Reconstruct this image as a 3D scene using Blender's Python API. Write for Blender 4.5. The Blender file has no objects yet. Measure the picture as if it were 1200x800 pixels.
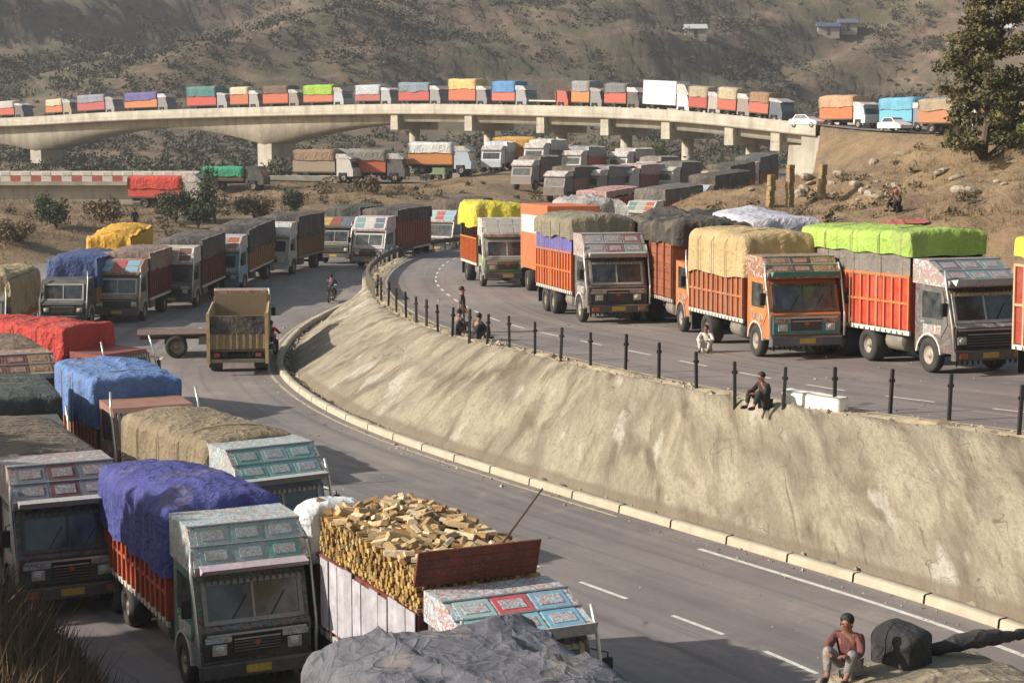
import bpy, math, random
import numpy as np
from mathutils import Vector, Matrix

random.seed(7)
rng = np.random.default_rng(11)
scene = bpy.context.scene
COL = scene.collection
R = math.radians

# ------------------------------------------------------------------ camera
CAM_H, FPX, YH = 10.0, 2050.0, 160.0          # eye height, focal length in 1200-px photo pixels, horizon row
PITCH = math.atan((400 - YH) / FPX)
cam_d = bpy.data.cameras.new('camera')
cam_d.sensor_width = 36.0
cam_d.lens = 36.0 * FPX / 1200.0
cam_d.clip_start = 0.5
cam_d.clip_end = 6000
cam = bpy.data.objects.new('camera', cam_d)
COL.objects.link(cam)
cam.location = (0, 0, CAM_H)
cam.rotation_euler = (R(90) - PITCH, 0, 0)
scene.camera = cam

# ------------------------------------------------------------------ sky, sun, exposure
SUN_EL, SUN_AZ = 27.0, 12.0                    # low sun from the left, a little behind the camera
sun_to = Vector((-math.cos(R(SUN_AZ)) * math.cos(R(SUN_EL)), -math.sin(R(SUN_AZ)) * math.cos(R(SUN_EL)), math.sin(R(SUN_EL))))
world = bpy.data.worlds.new('World')
scene.world = world
world.use_nodes = True
wn = world.node_tree
sky = wn.nodes.new('ShaderNodeTexSky')
sky.sky_type = 'NISHITA'
sky.sun_disc = False
sky.sun_elevation = R(SUN_EL)
sky.sun_rotation = math.atan2(sun_to.x, sun_to.y)
sky.air_density = 1.6
sky.dust_density = 3.0
sky.ozone_density = 1.0
wn.links.new(sky.outputs[0], wn.nodes['Background'].inputs[0])
wn.nodes['Background'].inputs[1].default_value = 0.085
sun_d = bpy.data.lights.new('sun', 'SUN')
sun_d.energy = 5.0
sun_d.angle = R(0.6)
sun_d.color = (1.0, 0.94, 0.86)
sun = bpy.data.objects.new('sun', sun_d)
COL.objects.link(sun)
sun.location = (-60, -10, 60)
sun.rotation_euler = (-sun_to).to_track_quat('-Z', 'Y').to_euler()
scene.view_settings.view_transform = 'Standard'
scene.view_settings.look = 'None'
scene.view_settings.gamma = 1.0
scene.view_settings.exposure = 0.57
scene.cycles.max_bounces = 5
scene.cycles.transparent_max_bounces = 6

# ------------------------------------------------------------------ helpers
def ray(px, py):
    x, y = (px - 600) / FPX, (400 - py) / FPX
    c, s = math.cos(PITCH), math.sin(PITCH)
    return Vector((x, c + y * s, -s + y * c))

def at(px, py, z):
    d = ray(px, py)
    t = (z - CAM_H) / d.z
    return (d.x * t, d.y * t, z)

def at_y(px, py, Y):
    d = ray(px, py)
    t = Y / d.y
    return (d.x * t, Y, CAM_H + d.z * t)

def muted(c, k=0.12):
    m = 0.3*c[0]+0.55*c[1]+0.15*c[2]
    return tuple((v*(1-k)+m*k)*0.96 for v in c)

def srgb(r, g, b):
    f = lambda v: (v / 255 / 12.92) if v / 255 <= 0.04045 else ((v / 255 + 0.055) / 1.055) ** 2.4
    return (f(r), f(g), f(b), 1.0)

def sines(seed, n, f0, f1):
    r = np.random.default_rng(seed)
    d = r.normal(size=(n, 3))
    d /= np.linalg.norm(d, axis=1)[:, None]
    fr = np.exp(r.uniform(np.log(f0), np.log(f1), n))
    return d * fr[:, None] * 6.283, r.uniform(0, 6.283, n)

def snoise(P, seed, f0=0.5, f1=2.0, n=9):
    """smooth noise about -1..1 at points P (N,3), spatial frequency f0..f1 per metre"""
    k, ph = sines(seed, n, f0, f1)
    return np.sin(P @ k.T + ph).sum(1) / math.sqrt(n)

def new_obj(name, me, parent=None):
    o = bpy.data.objects.new(name, me)
    COL.objects.link(o)
    if parent is not None:
        o.parent = parent
    return o

def empty(name, loc=(0, 0, 0), rz=0.0, pitch=0.0):
    o = new_obj(name, None)
    o.location = loc
    o.rotation_euler = (0, pitch, rz)
    o.empty_display_size = 0.3
    return o

def tag(o, label=None, cat=None, group=None, kind=None):
    if label: o['label'] = label
    if cat: o['category'] = cat
    if group: o['group'] = group
    if kind: o['kind'] = kind
    return o

class MB:
    """collects faces; build() links them as one mesh object"""
    def __init__(self):
        self.v, self.f, self.uv = [], [], None
    def add(self, vs, fs):
        b = len(self.v)
        self.v.extend([tuple(p) for p in vs])
        self.f.extend([tuple(i + b for i in q) for q in fs])
        return self
    def box(self, x0, x1, y0, y1, z0, z1):
        return self.add([(x0,y0,z0),(x1,y0,z0),(x1,y1,z0),(x0,y1,z0),(x0,y0,z1),(x1,y0,z1),(x1,y1,z1),(x0,y1,z1)],
                        [(0,3,2,1),(4,5,6,7),(0,1,5,4),(1,2,6,5),(2,3,7,6),(3,0,4,7)])
    def bbox(self, x0, x1, y0, y1, z0, z1, b=0.02):
        """box with chamfered vertical and top edges"""
        ring = lambda i, z: [(x0+b+i,y0+i,z),(x1-b-i,y0+i,z),(x1-i,y0+b+i,z),(x1-i,y1-b-i,z),(x1-b-i,y1-i,z),(x0+b+i,y1-i,z),(x0+i,y1-b-i,z),(x0+i,y0+b+i,z)]
        vs = ring(0, z0) + ring(0, z1 - b) + ring(b, z1)
        fs = [tuple(range(7, -1, -1)), tuple(range(16, 24))]
        for k in (0, 8):
            for i in range(8):
                j = (i + 1) % 8
                fs.append((k+i, k+j, k+8+j, k+8+i))
        return self.add(vs, fs)
    def prism(self, prof, y0, y1, axis='y'):
        """profile polygon (x,z) extruded along y (or (y,z) along x)"""
        n = len(prof)
        if axis == 'y':
            vs = [(p[0], y0, p[1]) for p in prof] + [(p[0], y1, p[1]) for p in prof]
        else:
            vs = [(y0, p[0], p[1]) for p in prof] + [(y1, p[0], p[1]) for p in prof]
        fs = [tuple(range(n)), tuple(range(2*n-1, n-1, -1))] + [(i, i+n, (i+1)%n+n, (i+1)%n) for i in range(n)]
        return self.add(vs, fs)
    def tube(self, pts, r, seg=6, caps=True):
        pts = [Vector(p) for p in pts]
        rs = r if isinstance(r, (list, tuple)) else [r]*len(pts)
        b = len(self.v); vs = []; fs = []
        prev = None
        for i, p in enumerate(pts):
            d = (pts[min(i+1, len(pts)-1)] - pts[max(i-1, 0)])
            d = d.normalized() if d.length > 1e-9 else Vector((0,0,1))
            u = d.cross(Vector((0,0,1))) if prev is None else (prev - d*prev.dot(d))
            if u.length < 1e-4: u = d.cross(Vector((0,1,0)))
            u.normalize(); prev = u; w = d.cross(u)
            for k in range(seg):
                a = 6.28318*k/seg
                vs.append(p + (u*math.cos(a) + w*math.sin(a))*rs[i])
        for i in range(len(pts)-1):
            for k in range(seg):
                k2 = (k+1) % seg
                fs.append((i*seg+k, i*seg+k2, (i+1)*seg+k2, (i+1)*seg+k))
        if caps:
            fs.append(tuple(range(seg-1, -1, -1))); fs.append(tuple(range((len(pts)-1)*seg, len(pts)*seg)))
        return self.add(vs, fs)
    def lathe(self, prof, seg=18, axis='y', c=(0,0,0)):
        """prof: (radius, offset along axis)"""
        vs = []; fs = []; m = len(prof)
        for k in range(seg):
            a = 6.28318*k/seg; ca, sa = math.cos(a), math.sin(a)
            for r, h in prof:
                vs.append((c[0]+r*ca, c[1]+h, c[2]+r*sa) if axis == 'y' else ((c[0]+r*ca, c[1]+r*sa, c[2]+h) if axis == 'z' else (c[0]+h, c[1]+r*ca, c[2]+r*sa)))
        for k in range(seg):
            k2 = (k+1) % seg
            for i in range(m-1):
                fs.append((k*m+i, k*m+i+1, k2*m+i+1, k2*m+i))
        return self.add(vs, fs)
    def ellipsoid(self, c, r, seg=10, rings=7):
        prof = [(math.sin(math.pi*i/rings), -math.cos(math.pi*i/rings)) for i in range(rings+1)]
        b = len(self.v)
        self.lathe(prof, seg, 'z')
        for i in range(b, len(self.v)):
            x, y, z = self.v[i]
            self.v[i] = (c[0]+x*r[0], c[1]+y*r[1], c[2]+z*r[2])
        return self
    def mesh(self, name, m, smooth=False):
        me = bpy.data.meshes.new(name)
        me.from_pydata(self.v, [], self.f)
        if m is not None: me.materials.append(m)
        if smooth: me.polygons.foreach_set('use_smooth', [True]*len(me.polygons))
        me.validate(); me.update()
        return me
    def build(self, name, m, parent=None, smooth=False):
        return new_obj(name, self.mesh(name, m, smooth), parent)

def grid_mesh(name, V, m, uv=None, smooth=True, flip=False):
    """V: (n, k, 3) array -> mesh of quads; uv (n,k,2)"""
    n, k = V.shape[:2]
    idx = np.arange(n*k).reshape(n, k)
    q = np.stack([idx[:-1,:-1], idx[:-1,1:], idx[1:,1:], idx[1:,:-1]], -1).reshape(-1, 4)
    if flip: q = q[:, ::-1]
    me = bpy.data.meshes.new(name)
    me.vertices.add(n*k); me.vertices.foreach_set('co', V.reshape(-1).astype(np.float32))
    me.loops.add(q.size); me.loops.foreach_set('vertex_index', q.reshape(-1).astype(np.int32))
    me.polygons.add(len(q))
    me.polygons.foreach_set('loop_start', np.arange(0, q.size, 4, dtype=np.int32))
    me.polygons.foreach_set('loop_total', np.full(len(q), 4, dtype=np.int32))
    if uv is not None:
        l = me.uv_layers.new(name='UVMap')
        l.data.foreach_set('uv', uv.reshape(-1, 2)[q.reshape(-1)].reshape(-1).astype(np.float32))
    if m: me.materials.append(m)
    me.update(); me.validate()
    if smooth: me.polygons.foreach_set('use_smooth', [True]*len(me.polygons))
    return me

def tri_mesh(name, V, m, smooth=False):
    """V: (n,3,3) triangles"""
    n = len(V)
    me = bpy.data.meshes.new(name)
    me.vertices.add(n*3); me.vertices.foreach_set('co', V.reshape(-1).astype(np.float32))
    me.loops.add(n*3); me.loops.foreach_set('vertex_index', np.arange(n*3, dtype=np.int32))
    me.polygons.add(n)
    me.polygons.foreach_set('loop_start', np.arange(0, n*3, 3, dtype=np.int32))
    me.polygons.foreach_set('loop_total', np.full(n, 3, dtype=np.int32))
    if m: me.materials.append(m)
    me.update(); me.validate()
    return me

# ------------------------------------------------------------------ materials
_M = {}
class NT:
    def __init__(self, name):
        self.m = bpy.data.materials.new(name); self.m.use_nodes = True
        self.t = self.m.node_tree
        self.b = self.t.nodes['Principled BSDF']
    def n(self, typ, **kw):
        x = self.t.nodes.new(typ)
        for k, v in kw.items(): setattr(x, k, v)
        return x
    def l(self, a, b): self.t.links.new(a, b)
    def coord(self, kind='Object', scale=(1,1,1)):
        tc = self.n('ShaderNodeTexCoord'); mp = self.n('ShaderNodeMapping')
        mp.inputs['Scale'].default_value = scale
        self.l(tc.outputs[kind], mp.inputs[0]); return mp.outputs[0]
    def world(self, scale=(1,1,1)):
        g = self.n('ShaderNodeNewGeometry'); mp = self.n('ShaderNodeMapping')
        mp.inputs['Scale'].default_value = scale
        self.l(g.outputs['Position'], mp.inputs[0]); return mp.outputs[0]
    def noise(self, co, scale, detail=4, rough=0.6, dist=0.0):
        x = self.n('ShaderNodeTexNoise'); x.inputs['Scale'].default_value = scale
        x.inputs['Detail'].default_value = detail; x.inputs['Roughness'].default_value = rough
        x.inputs['Distortion'].default_value = dist
        self.l(co, x.inputs['Vector']); return x.outputs['Fac']
    def ramp(self, fac, stops, mode='LINEAR'):
        x = self.n('ShaderNodeValToRGB'); cr = x.color_ramp; cr.interpolation = mode
        while len(cr.elements) < len(stops): cr.elements.new(0.5)
        for e, (p, c) in zip(cr.elements, stops):
            e.position = p; e.color = c if len(c) == 4 else (*c, 1)
        self.l(fac, x.inputs[0]); return x.outputs[0]
    def mix(self, fac, a, b, mode='MIX'):
        x = self.n('ShaderNodeMix', data_type='RGBA', blend_type=mode)
        for i, v in ((0, fac), (6, a), (7, b)):
            if isinstance(v, (int, float)): x.inputs[i].default_value = v
            elif isinstance(v, tuple): x.inputs[i].default_value = v
            else: self.l(v, x.inputs[i])
        return x.outputs[2]
    def math(self, op, a, b=0.0):
        x = self.n('ShaderNodeMath', operation=op)
        for i, v in ((0, a), (1, b)):
            if isinstance(v, (int, float)): x.inputs[i].default_value = v
            else: self.l(v, x.inputs[i])
        return x.outputs[0]
    def bump(self, h, strength=0.3, dist=0.05):
        x = self.n('ShaderNodeBump'); x.inputs['Strength'].default_value = strength
        x.inputs['Distance'].default_value = dist
        self.l(h, x.inputs['Height']); self.l(x.outputs[0], self.b.inputs['Normal'])
    def base(self, c):
        if isinstance(c, tuple): self.b.inputs['Base Color'].default_value = c
        else: self.l(c, self.b.inputs['Base Color'])
    def rough(self, v):
        if isinstance(v, (int, float)): self.b.inputs['Roughness'].default_value = v
        else: self.l(v, self.b.inputs['Roughness'])

W1 = (1,1,1,1); K0 = (0,0,0,1)
DUST = srgb(150, 132, 110)
def g4(v): return (v, v, v, 1)
def sc4(c, k): return (c[0]*k, c[1]*k, c[2]*k, 1)

def paint(rgb, rough=0.45, dirt=0.45, metal=0.0):
    dirt = min(0.8, dirt*0.95)
    key = ('paint', rgb, rough, dirt, metal)
    if key in _M: return _M[key]
    n = NT('paint'); c = srgb(*muted(rgb, 0.08))
    co = n.world()
    f1 = n.noise(co, 1.7, 5, 0.65); f2 = n.noise(co, 14, 3, 0.6)
    d = n.ramp(f1, [(0.36, g4(0)), (0.72, g4(1))])
    tint = n.mix(n.ramp(f2, [(0.3, g4(0)), (0.75, g4(1))]), sc4(c, 0.72), sc4(c, 1.08))
    n.base(n.mix(n.math('MULTIPLY', d, dirt), tint, DUST))
    n.rough(n.math('ADD', n.math('MULTIPLY', d, 0.35), rough))
    n.b.inputs['Metallic'].default_value = metal
    n.bump(f2, 0.08, 0.01)
    _M[key] = n.m; return n.m

def decor(key, pal, scale=7.0, ground=None, dark=1.0):
    """hand-painted ornament: coloured cells with pale outlines"""
    k = ('decor', key)
    if k in _M: return _M[k]
    n = NT('painted_ornament'); co = n.coord('Object')
    wob = n.noise(co, scale*0.42, 3, 0.5, 0.8)
    stops = [(0.30+0.4*i/len(pal), srgb(*muted(p, 0.15))) for i, p in enumerate(pal)]
    stops[0] = (0.0, stops[0][1])
    col = n.ramp(wob, stops, 'CONSTANT')
    gr = srgb(*(ground or (215, 215, 210)))
    col = n.mix(0.25, col, gr)
    v = n.n('ShaderNodeTexVoronoi'); v.inputs['Scale'].default_value = scale*0.85; n.l(co, v.inputs['Vector'])
    sep = n.n('ShaderNodeSeparateColor'); n.l(v.outputs['Color'], sep.inputs[0])
    ring = n.ramp(v.outputs['Distance'], [(0.0, g4(0.2)), (0.10, g4(0.2)), (0.12, g4(1)), (0.24, g4(1)), (0.27, g4(0))])
    fl = n.ramp(sep.outputs[0], [(0, srgb(168, 66, 62)), (0.3, gr), (0.55, srgb(70, 96, 120)), (0.75, srgb(196, 160, 90)), (0.88, srgb(60, 110, 84))], 'CONSTANT')
    col = n.mix(n.math('MULTIPLY', ring, 0.7), col, fl)
    dirt = n.ramp(n.noise(n.world(), 2.3, 5), [(0.38, g4(0)), (0.75, g4(0.55))])
    if dark < 1: col = n.mix(1.0, col, g4(dark), 'MULTIPLY')
    n.base(n.mix(dirt, col, sc4(DUST, dark**0.5))); n.rough(0.5)
    _M[k] = n.m; return n.m

def canvas(rgb, rough=0.85, stripes=0.0, fade=0.35, sheen=0.0):
    key = ('canvas', rgb, rough, stripes, fade)
    if key in _M: return _M[key]
    n = NT('tarpaulin_cloth'); c = srgb(*muted(rgb, 0.12)); co = n.coord('Object')
    f1 = n.noise(co, 0.9, 6, 0.65, 0.4); f2 = n.noise(co, 9, 5, 0.7); f3 = n.noise(co, 60, 2, 0.6)
    col = n.mix(n.ramp(f1, [(0.35, g4(0)), (0.7, g4(1))]), sc4(c, 0.78), n.mix(fade, sc4(c, 1.12), DUST))
    col = n.mix(n.ramp(f2, [(0.55, g4(0)), (0.8, g4(0.5))]), col, sc4(c, 0.55))
    if stripes:
        w = n.n('ShaderNodeTexWave', bands_direction='X'); w.inputs['Scale'].default_value = stripes
        w.inputs['Distortion'].default_value = 1.2; w.inputs['Detail'].default_value = 2
        n.l(co, w.inputs['Vector'])
        col = n.mix(n.ramp(w.outputs['Fac'], [(0.3, g4(0.65)), (0.7, g4(0))]), col, sc4(c, 0.5))
    sp = n.n('ShaderNodeSeparateXYZ'); n.l(co, sp.inputs[0])
    seam = n.ramp(n.math('ABSOLUTE', n.math('SINE', n.math('MULTIPLY', n.math('ADD', sp.outputs[0], n.math('MULTIPLY', f1, 0.15)), 2.6))), [(0.0, g4(1)), (0.035, g4(0))])
    col = n.mix(n.math('MULTIPLY', seam, 0.55), col, sc4(c, 0.5))
    pn = n.noise(co, 0.7, 2, 0.4); patch = n.ramp(pn, [(0.64, g4(0)), (0.65, g4(0.4))])
    col = n.mix(patch, col, n.mix(0.5, sc4(c, 0.65), DUST))
    st_ = n.noise(n.coord('Object', (1, 1, 0.18)), 4.5, 4, 0.7); col = n.mix(n.ramp(st_, [(0.55, g4(0)), (0.72, g4(0.45))]), col, sc4(c, 0.6))
    n.base(col); n.rough(rough)
    w3 = n.n('ShaderNodeTexNoise'); w3.inputs['Scale'].default_value = 1.1; n.l(co, w3.inputs['Vector'])
    warp = n.mix(0.45, co, w3.outputs['Color'], 'ADD')
    vo = n.n('ShaderNodeTexVoronoi', feature='DISTANCE_TO_EDGE'); vo.inputs['Scale'].default_value = 1.7; n.l(warp, vo.inputs['Vector'])
    vo2 = n.n('ShaderNodeTexVoronoi', feature='DISTANCE_TO_EDGE'); vo2.inputs['Scale'].default_value = 4.2; n.l(warp, vo2.inputs['Vector'])
    cre = n.math('ADD', n.ramp(vo.outputs['Distance'], [(0, g4(1)), (0.22, g4(0))]), n.math('MULTIPLY', n.ramp(vo2.outputs['Distance'], [(0, g4(1)), (0.2, g4(0))]), 0.5))
    f4 = n.noise(n.coord('Object', (1, 1, 0.5)), 3.2, 6, 0.75, 1.6)
    hh = n.math('ADD', n.math('MULTIPLY', cre, 0.55), n.math('ADD', n.math('MULTIPLY', f4, 0.6), n.math('MULTIPLY', f3, 0.15)))
    n.bump(n.math('ADD', hh, n.math('MULTIPLY', seam, 0.5)), 0.8, 0.07)
    _M[key] = n.m; return n.m

def wood(rgb, scale=1.0):
    key = ('wood', rgb, scale)
    if key in _M: return _M[key]
    n = NT('painted_timber'); c = srgb(*rgb)
    co = n.world(); oi = n.n('ShaderNodeObjectInfo')
    f = n.noise(co, 3*scale, 5, 0.7); f2 = n.noise(co, 22*scale, 3, 0.7)
    col = n.mix(n.ramp(f, [(0.35, g4(0)), (0.7, g4(1))]), sc4(c, 0.6), sc4(c, 1.15))
    col = n.mix(n.ramp(f2, [(0.55, g4(0)), (0.75, g4(0.5))]), col, DUST)
    col = n.mix(n.math('MULTIPLY', oi.outputs['Random'], 0.4), col, sc4(c, 0.5))
    n.base(col); n.rough(0.75); n.bump(f2, 0.25, 0.02)
    _M[key] = n.m; return n.m

def plain(name, rgb, rough=0.6, metal=0.0, var=0.25, scale=6.0, bump=0.0):
    key = ('plain', name)
    if key in _M: return _M[key]
    n = NT(name); c = srgb(*rgb)
    f = n.noise(n.world(), scale, 5, 0.65)
    n.base(n.mix(n.ramp(f, [(0.3, g4(0)), (0.72, g4(1))]), sc4(c, 1-var), sc4(c, 1+var)))
    n.rough(rough); n.b.inputs['Metallic'].default_value = metal
    if bump: n.bump(f, bump, 0.03)
    _M[key] = n.m; return n.m

def glass():
    if 'glass' in _M: return _M['glass']
    n = NT('dusty_window_glass')
    f = n.noise(n.world(), 3.0, 4)
    n.base(n.mix(n.ramp(f, [(0.35, g4(0)), (0.8, g4(0.5))]), srgb(38, 44, 48), srgb(120, 118, 112)))
    n.rough(n.math('ADD', n.math('MULTIPLY', f, 0.25), 0.02))
    n.b.inputs['Specular IOR Level'].default_value = 0.8
    _M['glass'] = n.m; return n.m

RUBBER = lambda: plain('tyre_rubber', (52, 49, 46), 0.9, 0, 0.3, 4)
STEEL = lambda: plain('chassis_steel', (48, 44, 41), 0.7, 0.0, 0.35, 5)
CHROME = lambda: plain('pale_metal_tube', (200, 198, 190), 0.35, 0.6, 0.15, 9)
BLACK = lambda: plain('black_paint', (26, 26, 27), 0.5, 0, 0.3, 8)
def CONCRETE():
    if 'bridge_concrete' in _M: return _M['bridge_concrete']
    n = NT('stained_concrete'); co = n.world(); b = n.noise(co, 0.5, 5, 0.6); fi = n.noise(co, 5, 4, 0.7); dr = n.noise(n.world((1, 1, 0.10)), 0.9, 5, 0.7)
    col = n.mix(n.ramp(b, [(0.35, g4(0)), (0.7, g4(1))]), srgb(156, 148, 133), srgb(186, 178, 160))
    col = n.mix(n.ramp(dr, [(0.5, g4(0)), (0.7, g4(0.6))]), col, srgb(116, 108, 96))
    col = n.mix(n.ramp(fi, [(0.55, g4(0)), (0.75, g4(0.3))]), col, srgb(110, 102, 90))
    n.base(col); n.rough(0.9); n.bump(fi, 0.2, 0.03); _M['bridge_concrete'] = n.m; return n.m

# ------------------------------------------------------------------ paths (x, y, z in metres)
def catmull(pts, step=1.0):
    P = [np.array(p, float) for p in pts]
    P = [2*P[0]-P[1]] + P + [2*P[-1]-P[-2]]
    out = []
    for i in range(1, len(P)-2):
        p0, p1, p2, p3 = P[i-1:i+3]
        for t in np.linspace(0, 1, 24, endpoint=False):
            out.append(0.5*((2*p1)+(-p0+p2)*t+(2*p0-5*p1+4*p2-p3)*t*t+(-p0+3*p1-3*p2+p3)*t**3))
    out.append(P[-2])
    out = np.array(out)
    d = np.r_[0, np.cumsum(np.linalg.norm(np.diff(out[:, :2], axis=0), axis=1))]
    s = np.arange(0, d[-1], step)
    return np.stack([np.interp(s, d, out[:, k]) for k in range(3)], 1)

def smooth(p, n=6):
    p = p.copy()
    for _ in range(n): p[1:-1] = 0.25*p[:-2] + 0.5*p[1:-1] + 0.25*p[2:]
    return p

kerb_px = [(1200,745,0),(1000,682,0),(850,637,0),(690,590,0),(600,562,0),(500,530,0),(420,500,0),(370,475,0.05),(332,446,0.1),(322,428,0.15),
           (330,408,0.2),(350,386,0.3),(382,368,0.4),(425,346,0.6)]
K = [at(*p) for p in kerb_px]
K = [(25.0, 2.0, 0), (17.5, 18.0, 0)] + K
up_px = [(1195,510,3.1),(1042,490,3.05),(918,478,3.0),(815,457,2.93),(692,430,2.85),(597,408,2.75),(513,388,2.65),(476,372,2.55),(450,352,2.4),(441,326,2.1),(482,300,1.9),(580,285,1.8)]
U = [at(*p) for p in up_px]
U = [(27.0, 18.0, 3.3), (19.5, 31.0, 3.2)] + U + [(6,146,2.2),(14,158,3.0),(21,171,4.0),(26,186,4.8),(29,205,5.2),(30,235,5.3)]
UP = smooth(catmull(U), 20)
# lower kerb follows the fence again beyond the bend
def offset_path(p, off):
    t = np.gradient(p[:, :2], axis=0); t /= np.linalg.norm(t, axis=1)[:, None]
    n = np.stack([t[:, 1], -t[:, 0]], 1)         # right of travel direction
    q = p.copy(); q[:, :2] += n*off if np.isscalar(off) else n*off[:, None]
    return q
far = offset_path(UP, -2.2)
far = [tuple(p) for p in far[(np.arange(len(far)) % 8 == 0) & (far[:, 1] > 112) & (UP[:, 1] > 112)]]
far = [(x, y, min(z-0.7, z)) for x, y, z in far]
LO = smooth(catmull(K + far), 12)

def nearest(path, X, Y):
    """distance, signed side (+ right of travel), path z, index"""
    t = np.gradient(path[:, :2], axis=0)
    d = np.empty(len(X)); sg = np.empty(len(X)); zz = np.empty(len(X)); ii = np.empty(len(X), int)
    for a in range(0, len(X), 20000):
        x, y = X[a:a+20000], Y[a:a+20000]
        D = (x[:, None]-path[None, :, 0])**2 + (y[:, None]-path[None, :, 1])**2
        i = D.argmin(1); d[a:a+20000] = np.sqrt(D[np.arange(len(x)), i])
        rx, ry = x-path[i, 0], y-path[i, 1]
        sg[a:a+20000] = np.sign(rx*t[i, 1]-ry*t[i, 0]); zz[a:a+20000] = path[i, 2]; ii[a:a+20000] = i
    return d*sg, zz, ii

def sstep(a, b, x):
    t = np.clip((x-a)/(b-a), 0, 1); return t*t*(3-2*t)

# bridge deck path (parapet line seen from the camera), left far to right near
BR = catmull([(-150, 325, 12.0), (-118, 309, 12.7), (-86, 293, 13.0), (-61, 277, 13.9), (-38, 263, 14.35), (-17, 247, 14.5), (2.2, 230, 14.05), (19, 213.5, 13.2), (34, 197, 11.4)], 1.0)
AP = catmull([(34, 197, 11.3), (39, 188, 10.6), (45, 176, 10.3), (54, 163, 10.4), (70, 150, 10.6)], 1.0)
FR = catmull([(-120, 186, 5.6), (-60, 186, 5.6), (-31, 186, 5.5), (-15, 189, 5.1), (5, 195, 4.9), (24, 200, 5.0), (40, 215, 5.2)], 1.0)
RW_L, RW_U = 25.0, 13.6
def rwl(y): return np.interp(y, [118, 142], [25.0, 9.5])
def rwu(y): return np.interp(y, [148, 172], [13.6, 6.0])
APC = offset_path(AP, -4.2)

def terrain(X, Y, detail=True):
    X = np.asarray(X, float); Y = np.asarray(Y, float)
    P = np.stack([X, Y, np.zeros_like(X)], 1)
    h = np.interp(Y, [-60, 100, 125, 150, 170, 182, 205, 255, 300, 335, 400, 520, 700, 900, 1400, 2500], [0.2, 0.5, 1.2, 2.6, 3.8, 4.6, 4.9, 3.6, 5.0, 10, 27, 62, 105, 140, 190, 240])
    far = sstep(300, 420, Y)
    h = h + far*(snoise(P, 3, 0.004, 0.012)*9 + snoise(P, 4, 0.015, 0.05)*2.6)
    mid = sstep(118, 150, Y)*(1-sstep(400, 500, Y))
    h = h + mid*snoise(P, 5, 0.02, 0.09)*0.55
    if detail: h = h + (0.10 + 0.5*far)*snoise(P, 6, 0.15, 0.5)
    # the gully under the small bridge
    h = h - 3.2*np.exp(-((Y-186)/20)**2)*sstep(-26, -42, X)
    # hill shoulder on the far left that the road bends round
    h = h + sstep(-24, -60, X)*sstep(60, 110, Y)*(1-sstep(150, 175, Y))*3.0
    # approach fill at the bridge end
    d, z, _ = nearest(APC, X, Y)
    h = np.maximum(h, z-0.12-np.maximum(0, np.abs(d)-6.2)*0.62)
    # far road
    d, z, _ = nearest(FR, X, Y)
    w = (1-sstep(5.5, 10, np.abs(d+4)))*sstep(-34, -30, X)
    h = h*(1-w) + (z-0.12)*w
    dl, zl, _ = nearest(LO, X, Y)
    du, zu, _ = nearest(UP, X, Y)
    left = -dl
    # bank left of the lower carriageway
    bank = np.maximum(0, left-rwl(Y))
    hb = zl-0.12 + bank*0.16 + 0.25*snoise(P, 8, 0.05, 0.3)*sstep(0, 4, bank)
    nearb = np.minimum(2.4, np.maximum(0, -X-(5.0+0.46*(Y-25)))*0.85)*sstep(34.6, 31.6, Y)
    w = 1-sstep(10, 26, bank)
    h = np.where(dl <= 0, h*(1-w) + hb*w, h)
    h = np.where(dl <= 0, np.maximum(h, zl-0.12+nearb), h)
    # hill right of the upper carriageway
    out = np.maximum(0, du-rwu(Y))
    rise = 3.4*(1-np.exp(-out/3.2)) + 0.10*np.minimum(out, 45) + (1.9*sstep(10, 26, out)+3.0*sstep(18, 34, out))*sstep(62, 90, Y)*(1-sstep(118, 150, Y))
    hr = zu-0.12 + rise + (0.5*snoise(P, 9, 0.05, 0.22) + 0.16*snoise(P, 10, 0.3, 0.8))*sstep(0, 3, out)
    fade = 1-sstep(135, 178, Y)
    w = sstep(-0.5, 0.5, du)*fade
    h = np.where(du > 0, np.where(du < rwu(Y), (zu-0.12), np.maximum(h*(1-fade)+hr*fade, np.where(Y > 125, h, -99))), h)
    # ground hidden under the concrete slope
    btw = (dl > 0) & (du < 0) & (Y < 236) & (dl-du < 40)
    t = dl/(dl-du+1e-6)
    deep = 1-sstep(100, 116, Y)
    h = np.where(btw, deep*(zl-0.6) + (1-deep)*(zl+t*(zu-zl)-0.06), h)
    return h

def ground(x, y):
    return float(terrain([x], [y])[0])

def road_z(x, y):
    """top of the carriageway under a point"""
    X, Y = np.array([x]), np.array([y])
    dl, zl, _ = nearest(LO, X, Y); du, zu, _ = nearest(UP, X, Y)
    if dl[0] <= 0 and -dl[0] < rwl(y): return float(zl[0])
    if 0 <= du[0] < rwu(y): return float(zu[0])
    return ground(x, y)

def hit(px, py, y0=20.0, y1=600.0, n=3000):
    """where the line of sight through a photo pixel meets the ground"""
    d = ray(px, py)
    ys = np.linspace(y0, y1, n); t = ys/d.y
    z = CAM_H + d.z*t
    below = np.nonzero(z < terrain(d.x*t, ys))[0]
    i = below[0] if len(below) else n-1
    return (d.x*t[i], ys[i], float(terrain([d.x*t[i]], [ys[i]])[0]))

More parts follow.
